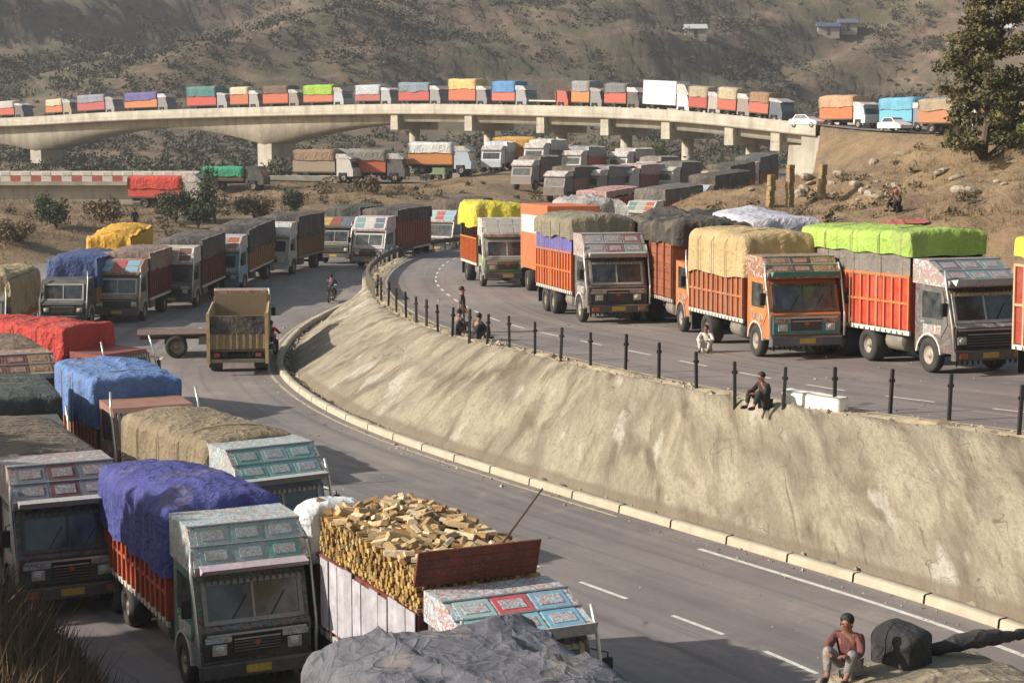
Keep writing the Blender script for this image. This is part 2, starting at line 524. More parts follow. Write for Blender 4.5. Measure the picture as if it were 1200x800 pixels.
# ------------------------------------------------------------------ ground materials
def mat_ground():
    n = NT('dry_hillside_soil_and_scrub'); co = n.world()
    a = n.noise(co, 0.05, 6, 0.65, 0.6); b = n.noise(co, 0.35, 6, 0.7, 0.4); c = n.noise(co, 2.2, 5, 0.7)
    tan = n.mix(n.ramp(b, [(0.35, g4(0)), (0.68, g4(1))]), srgb(108, 88, 68), srgb(146, 124, 90))
    tan = n.mix(n.ramp(c, [(0.5, g4(0)), (0.75, g4(0.75))]), tan, srgb(92, 74, 58))
    tan = n.mix(n.ramp(a, [(0.5, g4(0)), (0.7, g4(0.5))]), tan, srgb(132, 104, 74))
    hill = n.mix(n.ramp(b, [(0.35, g4(0)), (0.7, g4(1))]), srgb(82, 70, 58), srgb(124, 102, 82))
    hill = n.mix(n.ramp(a, [(0.4, g4(0)), (0.62, g4(0.8))]), hill, srgb(80, 78, 54))
    hill = n.mix(n.ramp(c, [(0.55, g4(0)), (0.75, g4(0.5))]), hill, srgb(58, 52, 44))
    # narrow terraces and paths contouring the far hill
    st = n.n('ShaderNodeSeparateXYZ'); n.l(co, st.inputs[0])
    wv = n.math('SINE', n.math('ADD', n.math('MULTIPLY', st.outputs[2], 1.1), n.math('MULTIPLY', a, 16)))
    hill = n.mix(n.math('MULTIPLY', n.ramp(wv, [(0.8, g4(0)), (0.97, g4(1))]), 0.3), hill, srgb(136, 114, 100))
    mr = n.n('ShaderNodeMapRange'); n.l(st.outputs[1], mr.inputs[0])
    mr.inputs[1].default_value = 230; mr.inputs[2].default_value = 330
    n.base(n.mix(mr.outputs[0], tan, hill)); n.rough(0.95)
    n.bump(n.mix(0.5, b, c), 0.9, 0.5)
    return n.m

def mat_asphalt():
    n = NT('dusty_asphalt')
    uv = n.coord('UV'); st = n.coord('UV', (1.0, 0.05, 1)); co = n.world()
    lane = n.noise(st, 0.9, 5, 0.6); big = n.noise(co, 0.12, 5, 0.6); fine = n.noise(co, 9, 4, 0.7); pat = n.noise(co, 0.6, 6, 0.65)
    col = n.mix(n.ramp(lane, [(0.35, g4(0)), (0.7, g4(1))]), srgb(106, 98, 97), srgb(137, 127, 122))
    col = n.mix(n.ramp(big, [(0.42, g4(0)), (0.7, g4(0.6))]), col, srgb(154, 143, 132))
    col = n.mix(n.ramp(pat, [(0.56, g4(0)), (0.72, g4(0.5))]), col, srgb(88, 84, 84))
    col = n.mix(n.ramp(fine, [(0.4, g4(0.25)), (0.7, g4(0))]), col, srgb(92, 86, 82))
    tr = n.noise(n.coord('UV', (1.0, 0.012, 1)), 2.2, 4, 0.55, 0.3)
    col = n.mix(n.ramp(tr, [(0.52, g4(0)), (0.66, g4(0.5))]), col, srgb(82, 79, 80))
    oil = n.noise(co, 0.9, 3, 0.5, 0.5); col = n.mix(n.ramp(oil, [(0.68, g4(0)), (0.74, g4(0.6))]), col, srgb(58, 56, 56))
    dust = n.noise(co, 0.25, 6, 0.7, 1.0); col = n.mix(n.ramp(dust, [(0.55, g4(0)), (0.72, g4(0.5))]), col, srgb(164, 150, 132))
    n.base(col); n.rough(n.math('ADD', n.math('MULTIPLY', lane, -0.2), 0.92)); n.bump(fine, 0.25, 0.02)
    return n.m

def mat_slope():
    n = NT('weathered_shotcrete')
    co = n.world(); uvs = n.coord('UV', (0.28, 0.8, 1)); uvd = n.coord('UV', (0.6, 1.0, 1))
    st = n.noise(uvs, 0.9, 7, 0.62, 0.5); st2 = n.noise(uvd, 2.6, 6, 0.7, 0.3); bl = n.noise(co, 0.33, 6, 0.6, 0.8); fine = n.noise(co, 7, 5, 0.7)
    col = n.mix(n.ramp(st, [(0.36, g4(0)), (0.56, g4(1))]), srgb(96, 84, 67), srgb(158, 148, 126))
    col = n.mix(n.ramp(bl, [(0.46, g4(0)), (0.66, g4(0.55))]), col, srgb(138, 130, 112))
    col = n.mix(n.ramp(st2, [(0.56, g4(0)), (0.70, g4(0.75))]), col, srgb(104, 92, 74))
    col = n.mix(n.ramp(n.noise(uvs, 0.8, 4, 0.5), [(0.60, g4(0)), (0.66, g4(0.8))]), col, srgb(178, 172, 158))
    wob = n.noise(co, 0.25, 4, 0.6); sp = n.n('ShaderNodeSeparateXYZ'); n.l(n.coord('UV'), sp.inputs[0])
    ln = n.math('SINE', n.math('ADD', n.math('MULTIPLY', sp.outputs[1], 1.15), n.math('MULTIPLY', wob, 13.0)))
    crack = n.ramp(n.math('ABSOLUTE', ln), [(0.0, g4(0.8)), (0.05, g4(0))])
    col = n.mix(n.math('MULTIPLY', crack, n.ramp(bl, [(0.48, g4(0)), (0.6, g4(1))])), col, srgb(78, 64, 50))
    lo_ = n.ramp(n.math('ADD', n.math('MULTIPLY', sp.outputs[0], 0.125), n.math('MULTIPLY', st2, 0.06)), [(0.09, g4(0.75)), (0.13, g4(0))])
    col = n.mix(lo_, col, srgb(112, 98, 80))
    grit = n.noise(n.coord('UV', (0.6, 1.0, 1)), 6.0, 5, 0.75)
    col = n.mix(n.ramp(grit, [(0.48, g4(0)), (0.66, g4(0.7))]), col, srgb(120, 108, 90))
    col = n.mix(n.ramp(fine, [(0.55, g4(0)), (0.75, g4(0.35))]), col, srgb(120, 106, 84))
    vf = n.noise(co, 26, 4, 0.75); col = n.mix(n.ramp(vf, [(0.48, g4(0)), (0.68, g4(0.5))]), col, srgb(104, 94, 78))
    gr2 = n.noise(n.coord('UV', (0.1, 1.4, 1)), 3.4, 5, 0.7, 0.4); col = n.mix(n.ramp(gr2, [(0.60, g4(0)), (0.68, g4(0.6))]), col, srgb(84, 72, 58))
    n.base(col); n.rough(0.93)
    n.bump(n.mix(0.5, n.mix(0.5, st, st2), n.mix(0.5, fine, grit)), 0.9, 0.16)
    return n.m

# ------------------------------------------------------------------ terrain sheet
ys = np.concatenate([np.arange(-60, 24, 6.0), np.arange(24, 140, 0.8), np.arange(140, 260, 1.6), np.arange(260, 560, 3.2), np.geomspace(560, 1300, 40)])
tt = np.concatenate([np.linspace(-1.6, -0.36, 34)[:-1], np.linspace(-0.36, 0.36, 300), np.linspace(0.36, 1.6, 34)[1:]])
TX = tt[None, :]*(ys[:, None]*0.95+16+np.maximum(0, -ys[:, None]))
TY = np.repeat(ys[:, None], len(tt), 1)
TZ = terrain(TX.ravel(), TY.ravel()).reshape(TX.shape)
terr = new_obj('ground', grid_mesh('ground', np.stack([TX, TY, TZ], -1), mat_ground(), flip=True))
tag(terr, kind='structure')

ASPH = mat_asphalt()
def ribbon(path, offs, dz=0.0, z_off=None):
    t = np.gradient(path[:, :2], axis=0); t /= np.linalg.norm(t, axis=1)[:, None]
    n = np.stack([t[:, 1], -t[:, 0]], 1)
    s = np.r_[0, np.cumsum(np.linalg.norm(np.diff(path[:, :2], axis=0), axis=1))]
    V = np.empty((len(path), len(offs), 3)); UVc = np.empty((len(path), len(offs), 2))
    for k, o in enumerate(offs):
        V[:, k, :2] = path[:, :2] + n*o
        V[:, k, 2] = path[:, 2] + dz + (z_off[k] if z_off is not None else 0)
        UVc[:, k, 0] = o; UVc[:, k, 1] = s
    return V, UVc

V, uv = ribbon(LO, np.linspace(-RW_L, 0, 12))
kk = rwl(LO[:, 1])/RW_L
V = V[:, -1:, :]+(V-V[:, -1:, :])*kk[:, None, None]; uv[:, :, 0] *= kk[:, None]
low_road = tag(new_obj('lower_road', grid_mesh('lower_road', V, ASPH, uv)), kind='structure')
V, uv = ribbon(UP, np.linspace(0, RW_U, 8))
kk = rwu(UP[:, 1])/RW_U
V = V[:, :1, :]+(V-V[:, :1, :])*kk[:, None, None]; uv[:, :, 0] *= kk[:, None]
up_road = tag(new_obj('upper_road', grid_mesh('upper_road', V, ASPH, uv)), kind='structure')
V, uv = ribbon(FR[(FR[:, 0] > -31)], np.linspace(-8, 0.5, 4), 0.02)
far_road = tag(new_obj('far_road', grid_mesh('far_road', V, ASPH, uv)), kind='structure')
V, uv = ribbon(AP, np.linspace(-9, 0.5, 5), 0.02)
ap_road = tag(new_obj('bridge_approach_road', grid_mesh('bridge_approach_road', V, ASPH, uv, flip=True)), kind='structure')

WHITE_LINE = plain('road_line_paint', (205, 200, 188), 0.7, 0, 0.25, 5)
def arc(path):
    return np.r_[0, np.cumsum(np.linalg.norm(np.diff(path[:, :2], axis=0), axis=1))]
def sub(path, s0, s1, step=0.6):
    s = arc(path); q = np.linspace(s0, s1, max(3, int((s1-s0)/step)+1))
    return np.stack([np.interp(q, s, path[:, k]) for k in range(3)], 1)
def path_s(path, x, y):
    return arc(path)[((path[:, 0]-x)**2+(path[:, 1]-y)**2).argmin()]
sL0 = path_s(LO, *at(850, 640, 0)[:2])
V, uv = ribbon(sub(LO, 8, sL0), [-0.95, -0.80], 0.005)
new_obj('edge_line', grid_mesh('edge_line', V, WHITE_LINE, uv), low_road)
V, uv = ribbon(sub(LO, sL0+4, path_s(LO, -9, 100)), [-0.42, -0.30], 0.005)
new_obj('edge_line', grid_mesh('edge_line', V, plain('worn_line', (176, 160, 130), 0.8, 0, 0.3, 3), uv), low_road)
d0 = at(690, 685, 0); off = float(nearest(LO, np.array([d0[0]]), np.array([d0[1]]))[0][0])
s0 = path_s(LO, d0[0], d0[1])
for k in range(-8, 18):
    V, uv = ribbon(sub(LO, s0+k*3.4-1.75, s0+k*3.4), [off-0.06, off+0.06], 0.005)
    new_obj('lane_dash', grid_mesh('lane_dash', V, WHITE_LINE, uv), low_road)
s1 = path_s(UP, *at(921, 437, 3.0)[:2])
for k in range(-7, 24):
    for o in (3.3,):
        V, uv = ribbon(sub(UP, s1+k*3.6, s1+k*3.6+1.7), [o-0.055, o+0.055], 0.005)
        new_obj('lane_dash', grid_mesh('lane_dash', V, WHITE_LINE, uv), up_road)
V, uv = ribbon(sub(UP, 4, arc(UP)[-1]-40), [0.55, 0.67], 0.005)
new_obj('edge_line', grid_mesh('edge_line', V, plain('worn_line', (176, 160, 130), 0.8, 0, 0.3, 3), uv), up_road)

# ------------------------------------------------------------------ concrete slope between the carriageways
iK = int(((LO[:, 0]-K[-1][0])**2 + (LO[:, 1]-K[-1][1])**2).argmin()) + 16
iU = int(((UP[:, 0]-at(441, 326, 2.1)[0])**2 + (UP[:, 1]-at(441, 326, 2.1)[1])**2).argmin()) + 12
sK, sU = arc(LO)[iK], arc(UP)[iU]
N = 420
foot = sub(LO, 0, sK, sK/N)[:N]; crest = sub(UP, 0, sU, sU/N)[:N]
foot = offset_path(foot, 0.62); crest = offset_path(crest, -0.42)
M = 46
u = np.linspace(0, 1, M)
prof = np.interp(u, [0, 0.03, 0.05, 0.08, 0.45, 0.9, 0.97, 1.0], [0.0, 0.035, 0.085, 0.10, 0.52, 0.965, 1.0, 1.005])
E = np.empty((N, M, 3)); EU = np.empty((N, M, 2))
for k in range(M):
    E[:, k, :2] = foot[:, :2]*(1-u[k]) + crest[:, :2]*u[k]
    E[:, k, 2] = foot[:, 2]+0.02 + (crest[:, 2]+0.03-foot[:, 2])*prof[k]
    EU[:, k, 0] = u[k]*8; EU[:, k, 1] = np.linspace(0, sK, N)
Q = E.reshape(-1, 3)
env = np.tile(np.sin(np.pi*np.clip(u, 0.02, 0.99)), (N, 1)).ravel()
rid = np.stack([EU[:, :, 1].ravel(), np.zeros(N*M), EU[:, :, 0].ravel()*0.12], 1)
bump = 0.10*snoise(Q, 21, 0.06, 0.25) + 0.045*snoise(Q, 22, 0.4, 1.3) + 0.055*snoise(rid, 23, 0.15, 0.7) + 0.02*snoise(Q, 25, 1.5, 3)
Q[:, 2] += bump*env**0.5
topn = np.tile((u > 0.93)*1.0, (N, 1)).ravel()
Q[:, 2] += topn*0.05*np.maximum(0, snoise(Q, 24, 0.5, 2.0))
emb = tag(new_obj('embankment', grid_mesh('embankment', Q.reshape(N, M, 3), mat_slope(), EU)), kind='structure')
# strip of soil along the crest and a drain bed at the foot
V, uv = ribbon(sub(UP, 0, sU+6), [-0.55, -0.25, 0.12, 0.4], 0.0, [-0.05, 0.05, 0.05, 0.006])
V[:, 1:3, 2] += 0.05*snoise(V[:, 1:3].reshape(-1, 3), 31, 0.3, 2.0).reshape(-1, 2)
tag(new_obj('crest_verge', grid_mesh('crest_verge', V, plain('pale_rubble_soil', (170, 152, 124), 0.95, 0, 0.35, 2.5, 0.6), uv)), kind='structure')
V, uv = ribbon(sub(LO, 0, sK), [0.30, 0.45, 0.70], 0.0, [0.02, -0.02, 0.06])
tag(new_obj('drain_bed', grid_mesh('drain_bed', V, plain('dark_wet_soil', (78, 66, 54), 0.95, 0, 0.4, 3, 0.6), uv)), kind='structure')
kerb = tag(empty('kerb', tuple(LO[10])), kind='structure')
KM = plain('kerb_concrete', (170, 159, 137), 0.9, 0, 0.2, 1.6, 0.3)
s = 1.0
while s < sK-2.2:
    seg = sub(LO, s, s+2.14, 0.7)
    Vk, uk = ribbon(seg, [-0.02, 0.0, 0.03, 0.24, 0.28, 0.30], 0, [-0.02, 0.17, 0.20, 0.20+random.uniform(-.01, .02), 0.16, -0.02])
    o = new_obj('kerb_stone', grid_mesh('kerb_stone', Vk, KM, uk, smooth=False), kerb)
    o.matrix_parent_inverse = Matrix.Translation(-Vector(LO[10]))
    s += 2.2

# ------------------------------------------------------------------ fence along the crest
post_px = [(1194,510),(1112,492),(1043,484),(978,483),(918,480),(861,472),(816,457),(772,443),(733,437),(692,431),(657,423),(627,418),(597,408),(571,407),(550,402),(530,396),(513,390),(500,385),(488,380),(476,373),(467,367),(458,359),(450,352),(445,345)]
POSTM = plain('blackened_post', (38, 33, 30), 0.8, 0, 0.3, 9)
pm = MB().bbox(-0.045, 0.045, -0.045, 0.045, -0.35, 1.12, 0.012).box(-0.075, 0.075, -0.03, 0.03, 0.78, 0.86).mesh('fence_post', POSTM)
ORD = 'first second third fourth fifth sixth seventh eighth ninth tenth eleventh twelfth thirteenth fourteenth fifteenth sixteenth seventeenth eighteenth nineteenth twentieth'.split()+['twenty-'+w_ for w_ in 'first second third fourth'.split()]
for i, (px, py) in enumerate(post_px):
    z = np.interp(px, [p[0] for p in up_px[8::-1]], [p[2] for p in up_px[8::-1]])
    p = at(px, py, z)
    s_ = path_s(UP, p[0], p[1]); c = offset_path(UP, -0.28)[int(s_)]
    o = new_obj('fence_post', pm)
    o.location = (p[0]*0.4+c[0]*0.6 if px < 480 else p[0], p[1]*0.4+c[1]*0.6 if px < 480 else p[1], float(c[2])+0.02)
    o.rotation_euler = (random.uniform(-.03, .03), random.uniform(-.02, .05), random.uniform(-.3, .3))
    o.scale = (1, 1, random.uniform(0.92, 1.06))
    tag(o, 'black steel fence post on the slope crest, %s from the right edge' % ORD[i], 'fence post', 'black fence posts along the upper road')
# crash barrier round the bend
rail = empty('crash_barrier', tuple(UP[int(path_s(UP, -7, 100))]))
tag(rail, 'dark crash barrier curving round the far bend of the upper road', 'crash barrier')
inv = Matrix.Translation(-Vector(rail.location))
sa, sb = path_s(UP, *at(452, 352, 2.4)[:2]), arc(UP)[-1]-75
V, uv = ribbon(sub(UP, sa, sb, 0.8), [-0.30, -0.24, -0.30, -0.24, -0.30, -0.36, -0.30], 0, [0.48, 0.55, 0.64, 0.73, 0.80, 0.64, 0.48])
o = new_obj('beam', grid_mesh('beam', V, plain('dull_dark_steel', (58, 52, 50), 0.6, 0.2, 0.3, 4), uv), rail); o.matrix_parent_inverse = inv
rp = MB().box(-.06, .06, -.05, .05, -0.3, 0.86).mesh('post', plain('pale_post', (150, 140, 124), 0.8, 0, 0.25, 6))
for s_ in np.arange(sa+1, sb, 2.4):
    p = sub(UP, s_, s_+0.1)[0]; c = offset_path(sub(UP, s_, s_+0.5), -0.42)[0]
    o = new_obj('post', rp, rail); o.matrix_parent_inverse = inv; o.location = tuple(c)

# ------------------------------------------------------------------ road bridge
CON = CONCRETE()
br = empty('road_bridge', tuple(BR[60] - np.array([0, 0, 12])))
tag(br, 'long curved concrete road bridge on piers, full of queued trucks', 'bridge')
binv = Matrix.Translation(-Vector(br.location))
def under(name, me, root, inv_):
    o = new_obj(name, me, root); o.matrix_parent_inverse = inv_; return o
def sweep(path, prof_fn, m, name, root, inv_):
    t = np.gradient(path[:, :2], axis=0); t /= np.linalg.norm(t, axis=1)[:, None]
    n = np.stack([-t[:, 1], t[:, 0]], 1)          # away from the camera
    rows = []
    for i in range(len(path)):
        pr = prof_fn(i); pr = pr + pr[:1]
        rows.append([(path[i, 0]+n[i, 0]*o, path[i, 1]+n[i, 1]*o, path[i, 2]+z) for o, z in pr])
    V = np.array(rows)
    me = grid_mesh(name, V, m, smooth=False)
    return under(name, me, root, inv_)
BW = 9.0
deckz = lambda i: None
sweep(BR, lambda i: [(0.3, -0.6), (BW-0.3, -0.6), (BW-0.3, -1.02), (BW, -1.02), (BW, -1.42), (0, -1.42), (0, -1.02), (0.3, -1.02)], CON, 'deck_slab', br, binv)
sweep(BR, lambda i: [(0.0, -1.02), (0.0, 0.0), (0.22, 0.0), (0.28, -1.02)], CON, 'parapet', br, binv)
sweep(BR, lambda i: [(BW-0.28, -1.02), (BW-0.22, 0.0), (BW, 0.0), (BW, -1.02)], CON, 'parapet', br, binv)
sweep(BR, lambda i: [(0.32, -0.58), (BW-0.32, -0.58), (BW-0.32, -0.597), (0.32, -0.597)], plain('bridge_asphalt', (92, 86, 82), 0.9, 0, 0.2, 2), 'road_surface', br, binv)
pxs = np.array([600 + FPX*p[0]/p[1] for p in BR])
iA = int(np.abs(pxs-462).argmin())
def haunch(px):
    lo, hi = (37, 303)
    if px < lo-133: return 4.9*max(0.28, 1-abs(((lo-px) % 266)/266-0)*0.9)
    if px < hi:
        if px < lo: x = (px-lo)/133+1; x = (px-(lo-133))/133
        else: x = abs(px-170)/133
    else: x = 1-(px-303)/157
    return 1.2 + 3.0*abs(x)**1.9
sweep(BR[:iA+1], lambda i: [(1.5, -1.42), (1.7, -1.42-haunch(pxs[i])), (BW-1.7, -1.42-haunch(pxs[i])), (BW-1.5, -1.42)], CON, 'haunched_girder', br, binv)
for a, b in ((1.1, 1.7), (3.4, 4.0), (5.7, 6.3), (7.4, 8.0)):
    sweep(BR[iA:], lambda i, a=a, b=b: [(a, -1.42), (a, -2.45), (b, -2.45), (b, -1.42)], CON, 'girder', br, binv)
def frame_at(px):
    i = int(np.abs(pxs-px).argmin()); i = min(max(i, 1), len(BR)-2)
    t = BR[i+1]-BR[i-1]; a = math.atan2(t[1], t[0])
    return BR[i], a
def local_box(mb_fn, p, a, name, m, root, inv_):
    mb = mb_fn(MB()); o = under(name, mb.mesh(name, m), root, inv_)
    o.location = tuple(p); o.rotation_euler = (0, 0, a); return o
for px, hw in ((37, 1.25), (303, 1.4)):
    p, a = frame_at(px); gz = ground(p[0]+2, p[1]+3)-p[2]-1.5
    local_box(lambda m: m.box(-hw, hw, 1.7, BW-1.7, gz, -1.42-4.0), p, a, 'pier', CON, br, binv)
for px in (460, 546, 630, 708, 780, 848, 905):
    p, a = frame_at(px); gz = ground(p[0]+3, p[1]+3)-p[2]-1.5
    local_box(lambda m: m.bbox(-0.7, 0.7, 0.25, BW-0.25, -3.55, -2.46, 0.03).box(-0.65, 0.65, 0.25, 0.95, -2.55, -1.45), p, a, 'pier_cap', CON, br, binv)
    me = MB().lathe([(0.0, -3.56), (0.75, -3.56), (0.75, gz), (0.0, gz)], 16, 'z', (0, BW/2, 0)).mesh('column', CON, True)
    o = under('column', me, br, binv); o.location = tuple(p); o.rotation_euler = (0, 0, a)
p, a = frame_at(952)
local_box(lambda m: m.prism([(-3.5, -9), (-3.0, -2.46), (-1.2, -2.46), (-1.2, -1.43), (2.0, -1.43), (2.6, -9)], 0.3, BW-0.3), p, a, 'abutment', CON, br, binv)

# ------------------------------------------------------------------ small bridge on the left
sb_ = empty('small_bridge', (-60, 186, 2.5))
tag(sb_, 'low concrete girder bridge with red and white striped railing at the left edge', 'bridge')
sinv = Matrix.Translation(-Vector(sb_.location))
zt = at_y(120, 201, 186)[2]; zb = at_y(120, 240, 186)[2]
xl, xr = -135.0, at_y(182, 210, 186)[0]
xr2 = at_y(252, 210, 186)[0]
def sbx(name, m, *b): return under(name, MB().box(*b).mesh(name, m), sb_, sinv)
sbx('deck_slab', CON, xl, xr2, 185.6, 194, zt-1.45, zt-1.05)
sbx('girder', CON, xl, xr, 186.4, 187.2, zb, zt-1.45)
sbx('girder', CON, xl, xr, 191.8, 192.6, zb, zt-1.45)
sbx('bottom_flange', CON, xl, xr, 186.0, 187.6, zb-0.01, zb+0.55)
sbx('abutment', CON, xr+0.02, xr+3.2, 185.8, 193.8, zb-2.5, zt-1.46)
RW = plain('railing_white', (214, 206, 194), 0.7, 0, 0.15, 4); RR = plain('railing_red', (178, 92, 80), 0.7, 0, 0.2, 4)
w = (xr2-xl)/96
mw = MB().box(0, w-0.015, 185.7, 185.95, zt-1.04, zt-0.40).mesh('railing_block', RW); mr_ = MB().box(0, w-0.015, 185.7, 185.95, zt-1.04, zt-0.40).mesh('railing_block', RR)
mwt = MB().bbox(0, w*0.95, 185.66, 185.99, zt-0.39, zt-0.02, 0.03).mesh('railing_cap', RW)
for k in range(48, 96):
    o = under('railing_block', mw if k % 2 else mr_, sb_, sinv); o.location = (xl+k*w, 0, 0)
    if k % 2:
        o = under('railing_cap', mwt, sb_, sinv); o.location = (xl+k*w, 0, 0)
sbx('railing', RW, xl, xl+48*w-0.02, 185.7, 185.95, zt-1.04, zt-0.1)
sbx('far_railing', RW, xl, xr2, 193.6, 193.9, zt-1.04, zt-0.1)
# low wall along the far road
wl = MB(); x0, x1 = at_y(262, 208, 187)[0], at_y(398, 210, 190)[0]
wl.bbox(x0, x1, -0.2, 0.2, -0.6, 0.75, 0.04)
o = wl.build('roadside_wall', CON); o.location = (0, 187.3, 5.1); tag(o, 'pale low concrete wall beside the far road, right of the small bridge', 'wall')

# ------------------------------------------------------------------ trucks (local frame: +x forward, bumper at x = 0, ground z = 0)
def drape(L, W, z0, z1, seed, res=0.12, rnd=0.22, wr=0.04, dome=0.12, sag=0.03, hem=0.08, rear_drop=0.0, x1=0.0, fold=3.0, p=4.0):
    """tarpaulin as a softened, wrinkled box open at the bottom; front at x1, length L, width W"""
    H = z1-z0
    nx, ny, nz = max(6, int(L/res)), max(5, int(W/res)), max(4, int(H/res))
    gx, gy, gz = np.linspace(-1, 1, nx+1), np.linspace(-1, 1, ny+1), np.linspace(0, 1, nz+1)
    parts = []
    A, B = np.meshgrid(gx, gy, indexing='ij'); parts.append((np.stack([A, B, np.ones_like(A)], -1)))
    for sgn in (-1, 1):
        A, B = np.meshgrid(gx, gz, indexing='ij'); parts.append(np.stack([A, np.full_like(A, sgn), B], -1))
        A, B = np.meshgrid(gy, gz, indexing='ij'); parts.append(np.stack([np.full_like(A, sgn), A, B], -1))
    mv, mf, base = [], [], 0
    for G in parts:
        n, k = G.shape[:2]; idx = np.arange(n*k).reshape(n, k)+base
        mf.append(np.stack([idx[:-1, :-1], idx[:-1, 1:], idx[1:, 1:], idx[1:, :-1]], -1).reshape(-1, 4))
        mv.append(G.reshape(-1, 3)); base += n*k
    C = np.concatenate(mv); F = np.concatenate(mf)
    # weld seams
    key = np.round(C*1e5).astype(np.int64); _, first, invx = np.unique(key, axis=0, return_index=True, return_inverse=True)
    C = C[first]; F = invx.reshape(-1)[F]
    # soften edges in real units: round corners of the box by rnd
    S = np.array([L/2, W/2, H])
    Q = C*S; lim = np.array([L/2-rnd, W/2-rnd, H-rnd])
    core = np.stack([np.clip(Q[:, 0], -lim[0], lim[0]), np.clip(Q[:, 1], -lim[1], lim[1]), np.minimum(Q[:, 2], lim[2])], 1)
    d = Q-core; ln = np.linalg.norm(d, axis=1); mx = np.abs(d).max(1)
    Q = core + np.where((ln > 1e-9)[:, None], d/np.maximum(ln, 1e-9)[:, None]*mx[:, None], 0)
    t = Q[:, 2]/H
    cy = 1-np.clip(np.abs(Q[:, 1])/(W/2), 0, 1)**2
    Q[:, 2] += np.clip(t, 0, 1)**2*(dome*cy - rear_drop*np.clip(0.5-Q[:, 0]/L, 0, 1)**1.5)
    top = np.clip((t-0.8)/0.2, 0, 1)
    per = Q*np.array([1, 1, 0.22])
    Q[:, 2] += top*(wr*0.7*snoise(Q, seed, 0.2, 0.6) + wr*0.22*np.abs(snoise(Q, seed+1, 0.7, 2.2)) - sag*np.abs(np.sin(Q[:, 0]*fold)))
    cr_ = 1-np.abs(snoise(Q*np.array([0.55, 1.9, 1.0]), seed+7, 0.25, 0.7, 5)); cr2 = 1-np.abs(snoise(Q*np.array([1.7, 0.7, 1.0]), seed+8, 0.4, 1.1, 5))
    Q[:, 2] += top*wr*(0.75*np.clip(cr_, 0, 1)**4 + 0.5*np.clip(cr2, 0, 1)**4)
    side = 1-top*0.6
    nrm = np.stack([np.where(np.abs(C[:, 0]) > 0.999, np.sign(C[:, 0]), 0), np.where(np.abs(C[:, 1]) > 0.999, np.sign(C[:, 1]), 0), np.zeros(len(C))], 1)
    amp = wr*(0.8*np.abs(snoise(per, seed+2, 0.5, 1.6)) + 0.45*snoise(per, seed+3, 1.5, 3.5))
    Q += nrm*(amp*side)[:, None]
    lowb = (C[:, 2] < 0.5/nz)
    Q[:, 2] += lowb*hem*snoise(Q, seed+4, 0.2, 1.2)
    Q[:, 0] += x1-L/2; Q[:, 2] += z0
    return Q, F

def drape_obj(name, m, parent, *a, **k):
    Q, F = drape(*a, **k)
    me = bpy.data.meshes.new(name); me.from_pydata(Q.tolist(), [], F.tolist()); me.materials.append(m)
    me.polygons.foreach_set('use_smooth', [True]*len(me.polygons)); me.update()
    return new_obj(name, me, parent)

_mesh = {}
def shared(key, fn):
    if key not in _mesh: _mesh[key] = fn()
    return _mesh[key]

def wheel(parent, x, y, r=0.5, w=0.28, rim=(150, 140, 125), seg=20):
    out = 1 if y > 0 else -1
    tm = shared(('tyre', r, w, seg), lambda: MB().lathe([(r*0.56, -w/2), (r*0.9, -w/2), (r, -w*0.36), (r, w*0.36), (r*0.9, w/2), (r*0.56, w/2), (r*0.5, w*0.25), (r*0.5, -w*0.25), (r*0.56, -w/2)], seg).mesh('wheel', RUBBER(), True))
    rm = shared(('rim', r, w, seg, rim), lambda: MB().lathe([(0.0, w*0.42), (r*0.14, w*0.42), (r*0.16, w*0.30), (r*0.36, w*0.12), (r*0.48, w*0.30), (r*0.58, w*0.46), (r*0.6, w*0.49)], seg).lathe([(0.0, -w*0.3), (r*0.55, -w*0.3)], seg).mesh('rim', paint(rim, 0.5, 0.6), True))
    o = new_obj('wheel', tm, parent); o.location = (x, y, r)
    if out < 0: o.rotation_euler = (0, 0, math.pi)
    new_obj('rim', rm, o)
    return o

TEAL_PAL = [(70, 150, 150), (200, 205, 205), (150, 190, 195), (90, 130, 150), (215, 210, 200), (160, 60, 60), (120, 160, 150)]
BLUE_PAL = [(110, 160, 180), (205, 215, 220), (150, 190, 205), (180, 60, 70), (210, 210, 205), (70, 100, 150)]
GREY_PAL = [(130, 132, 136), (190, 190, 190), (100, 105, 112), (160, 70, 70), (150, 150, 155), (80, 110, 120)]
WHITE_PAL = [(215, 215, 208), (190, 200, 195), (225, 222, 215), (180, 120, 120), (140, 165, 165), (220, 215, 200)]
PINK_PAL = [(215, 200, 205), (200, 120, 140), (225, 220, 218), (150, 130, 150), (215, 210, 205)]
DARK_PAL = [(60, 75, 75), (45, 90, 88), (110, 115, 112), (40, 45, 48), (130, 60, 50), (80, 95, 100)]
RUST_PAL = [(170, 80, 45), (200, 190, 170), (150, 60, 40), (190, 120, 60), (90, 60, 50)]
PALS = {'teal': TEAL_PAL, 'blue': BLUE_PAL, 'grey': GREY_PAL, 'white': WHITE_PAL, 'pink': PINK_PAL, 'dark': DARK_PAL, 'rust': RUST_PAL}
def deco_dark(k, scale=6.0): return decor((k, scale, 'dark'), PALS[k], scale, (150, 148, 140), 0.42)
PANEL_SETS = [[(150, 195, 200), (190, 80, 80), (130, 180, 205)], [(120, 60, 56), (170, 150, 110), (110, 66, 60)], [(90, 130, 120), (150, 160, 150), (170, 90, 60)], [(160, 160, 164), (110, 116, 124), (150, 90, 90)], [(196, 160, 80), (150, 60, 50), (90, 110, 130)], [(100, 150, 150), (190, 190, 180), (70, 100, 120)]]
def deco(k, scale=7.0): return decor((k, scale), PALS[k], scale, (200, 198, 190) if k not in ('dark', 'rust') else (120, 118, 110))

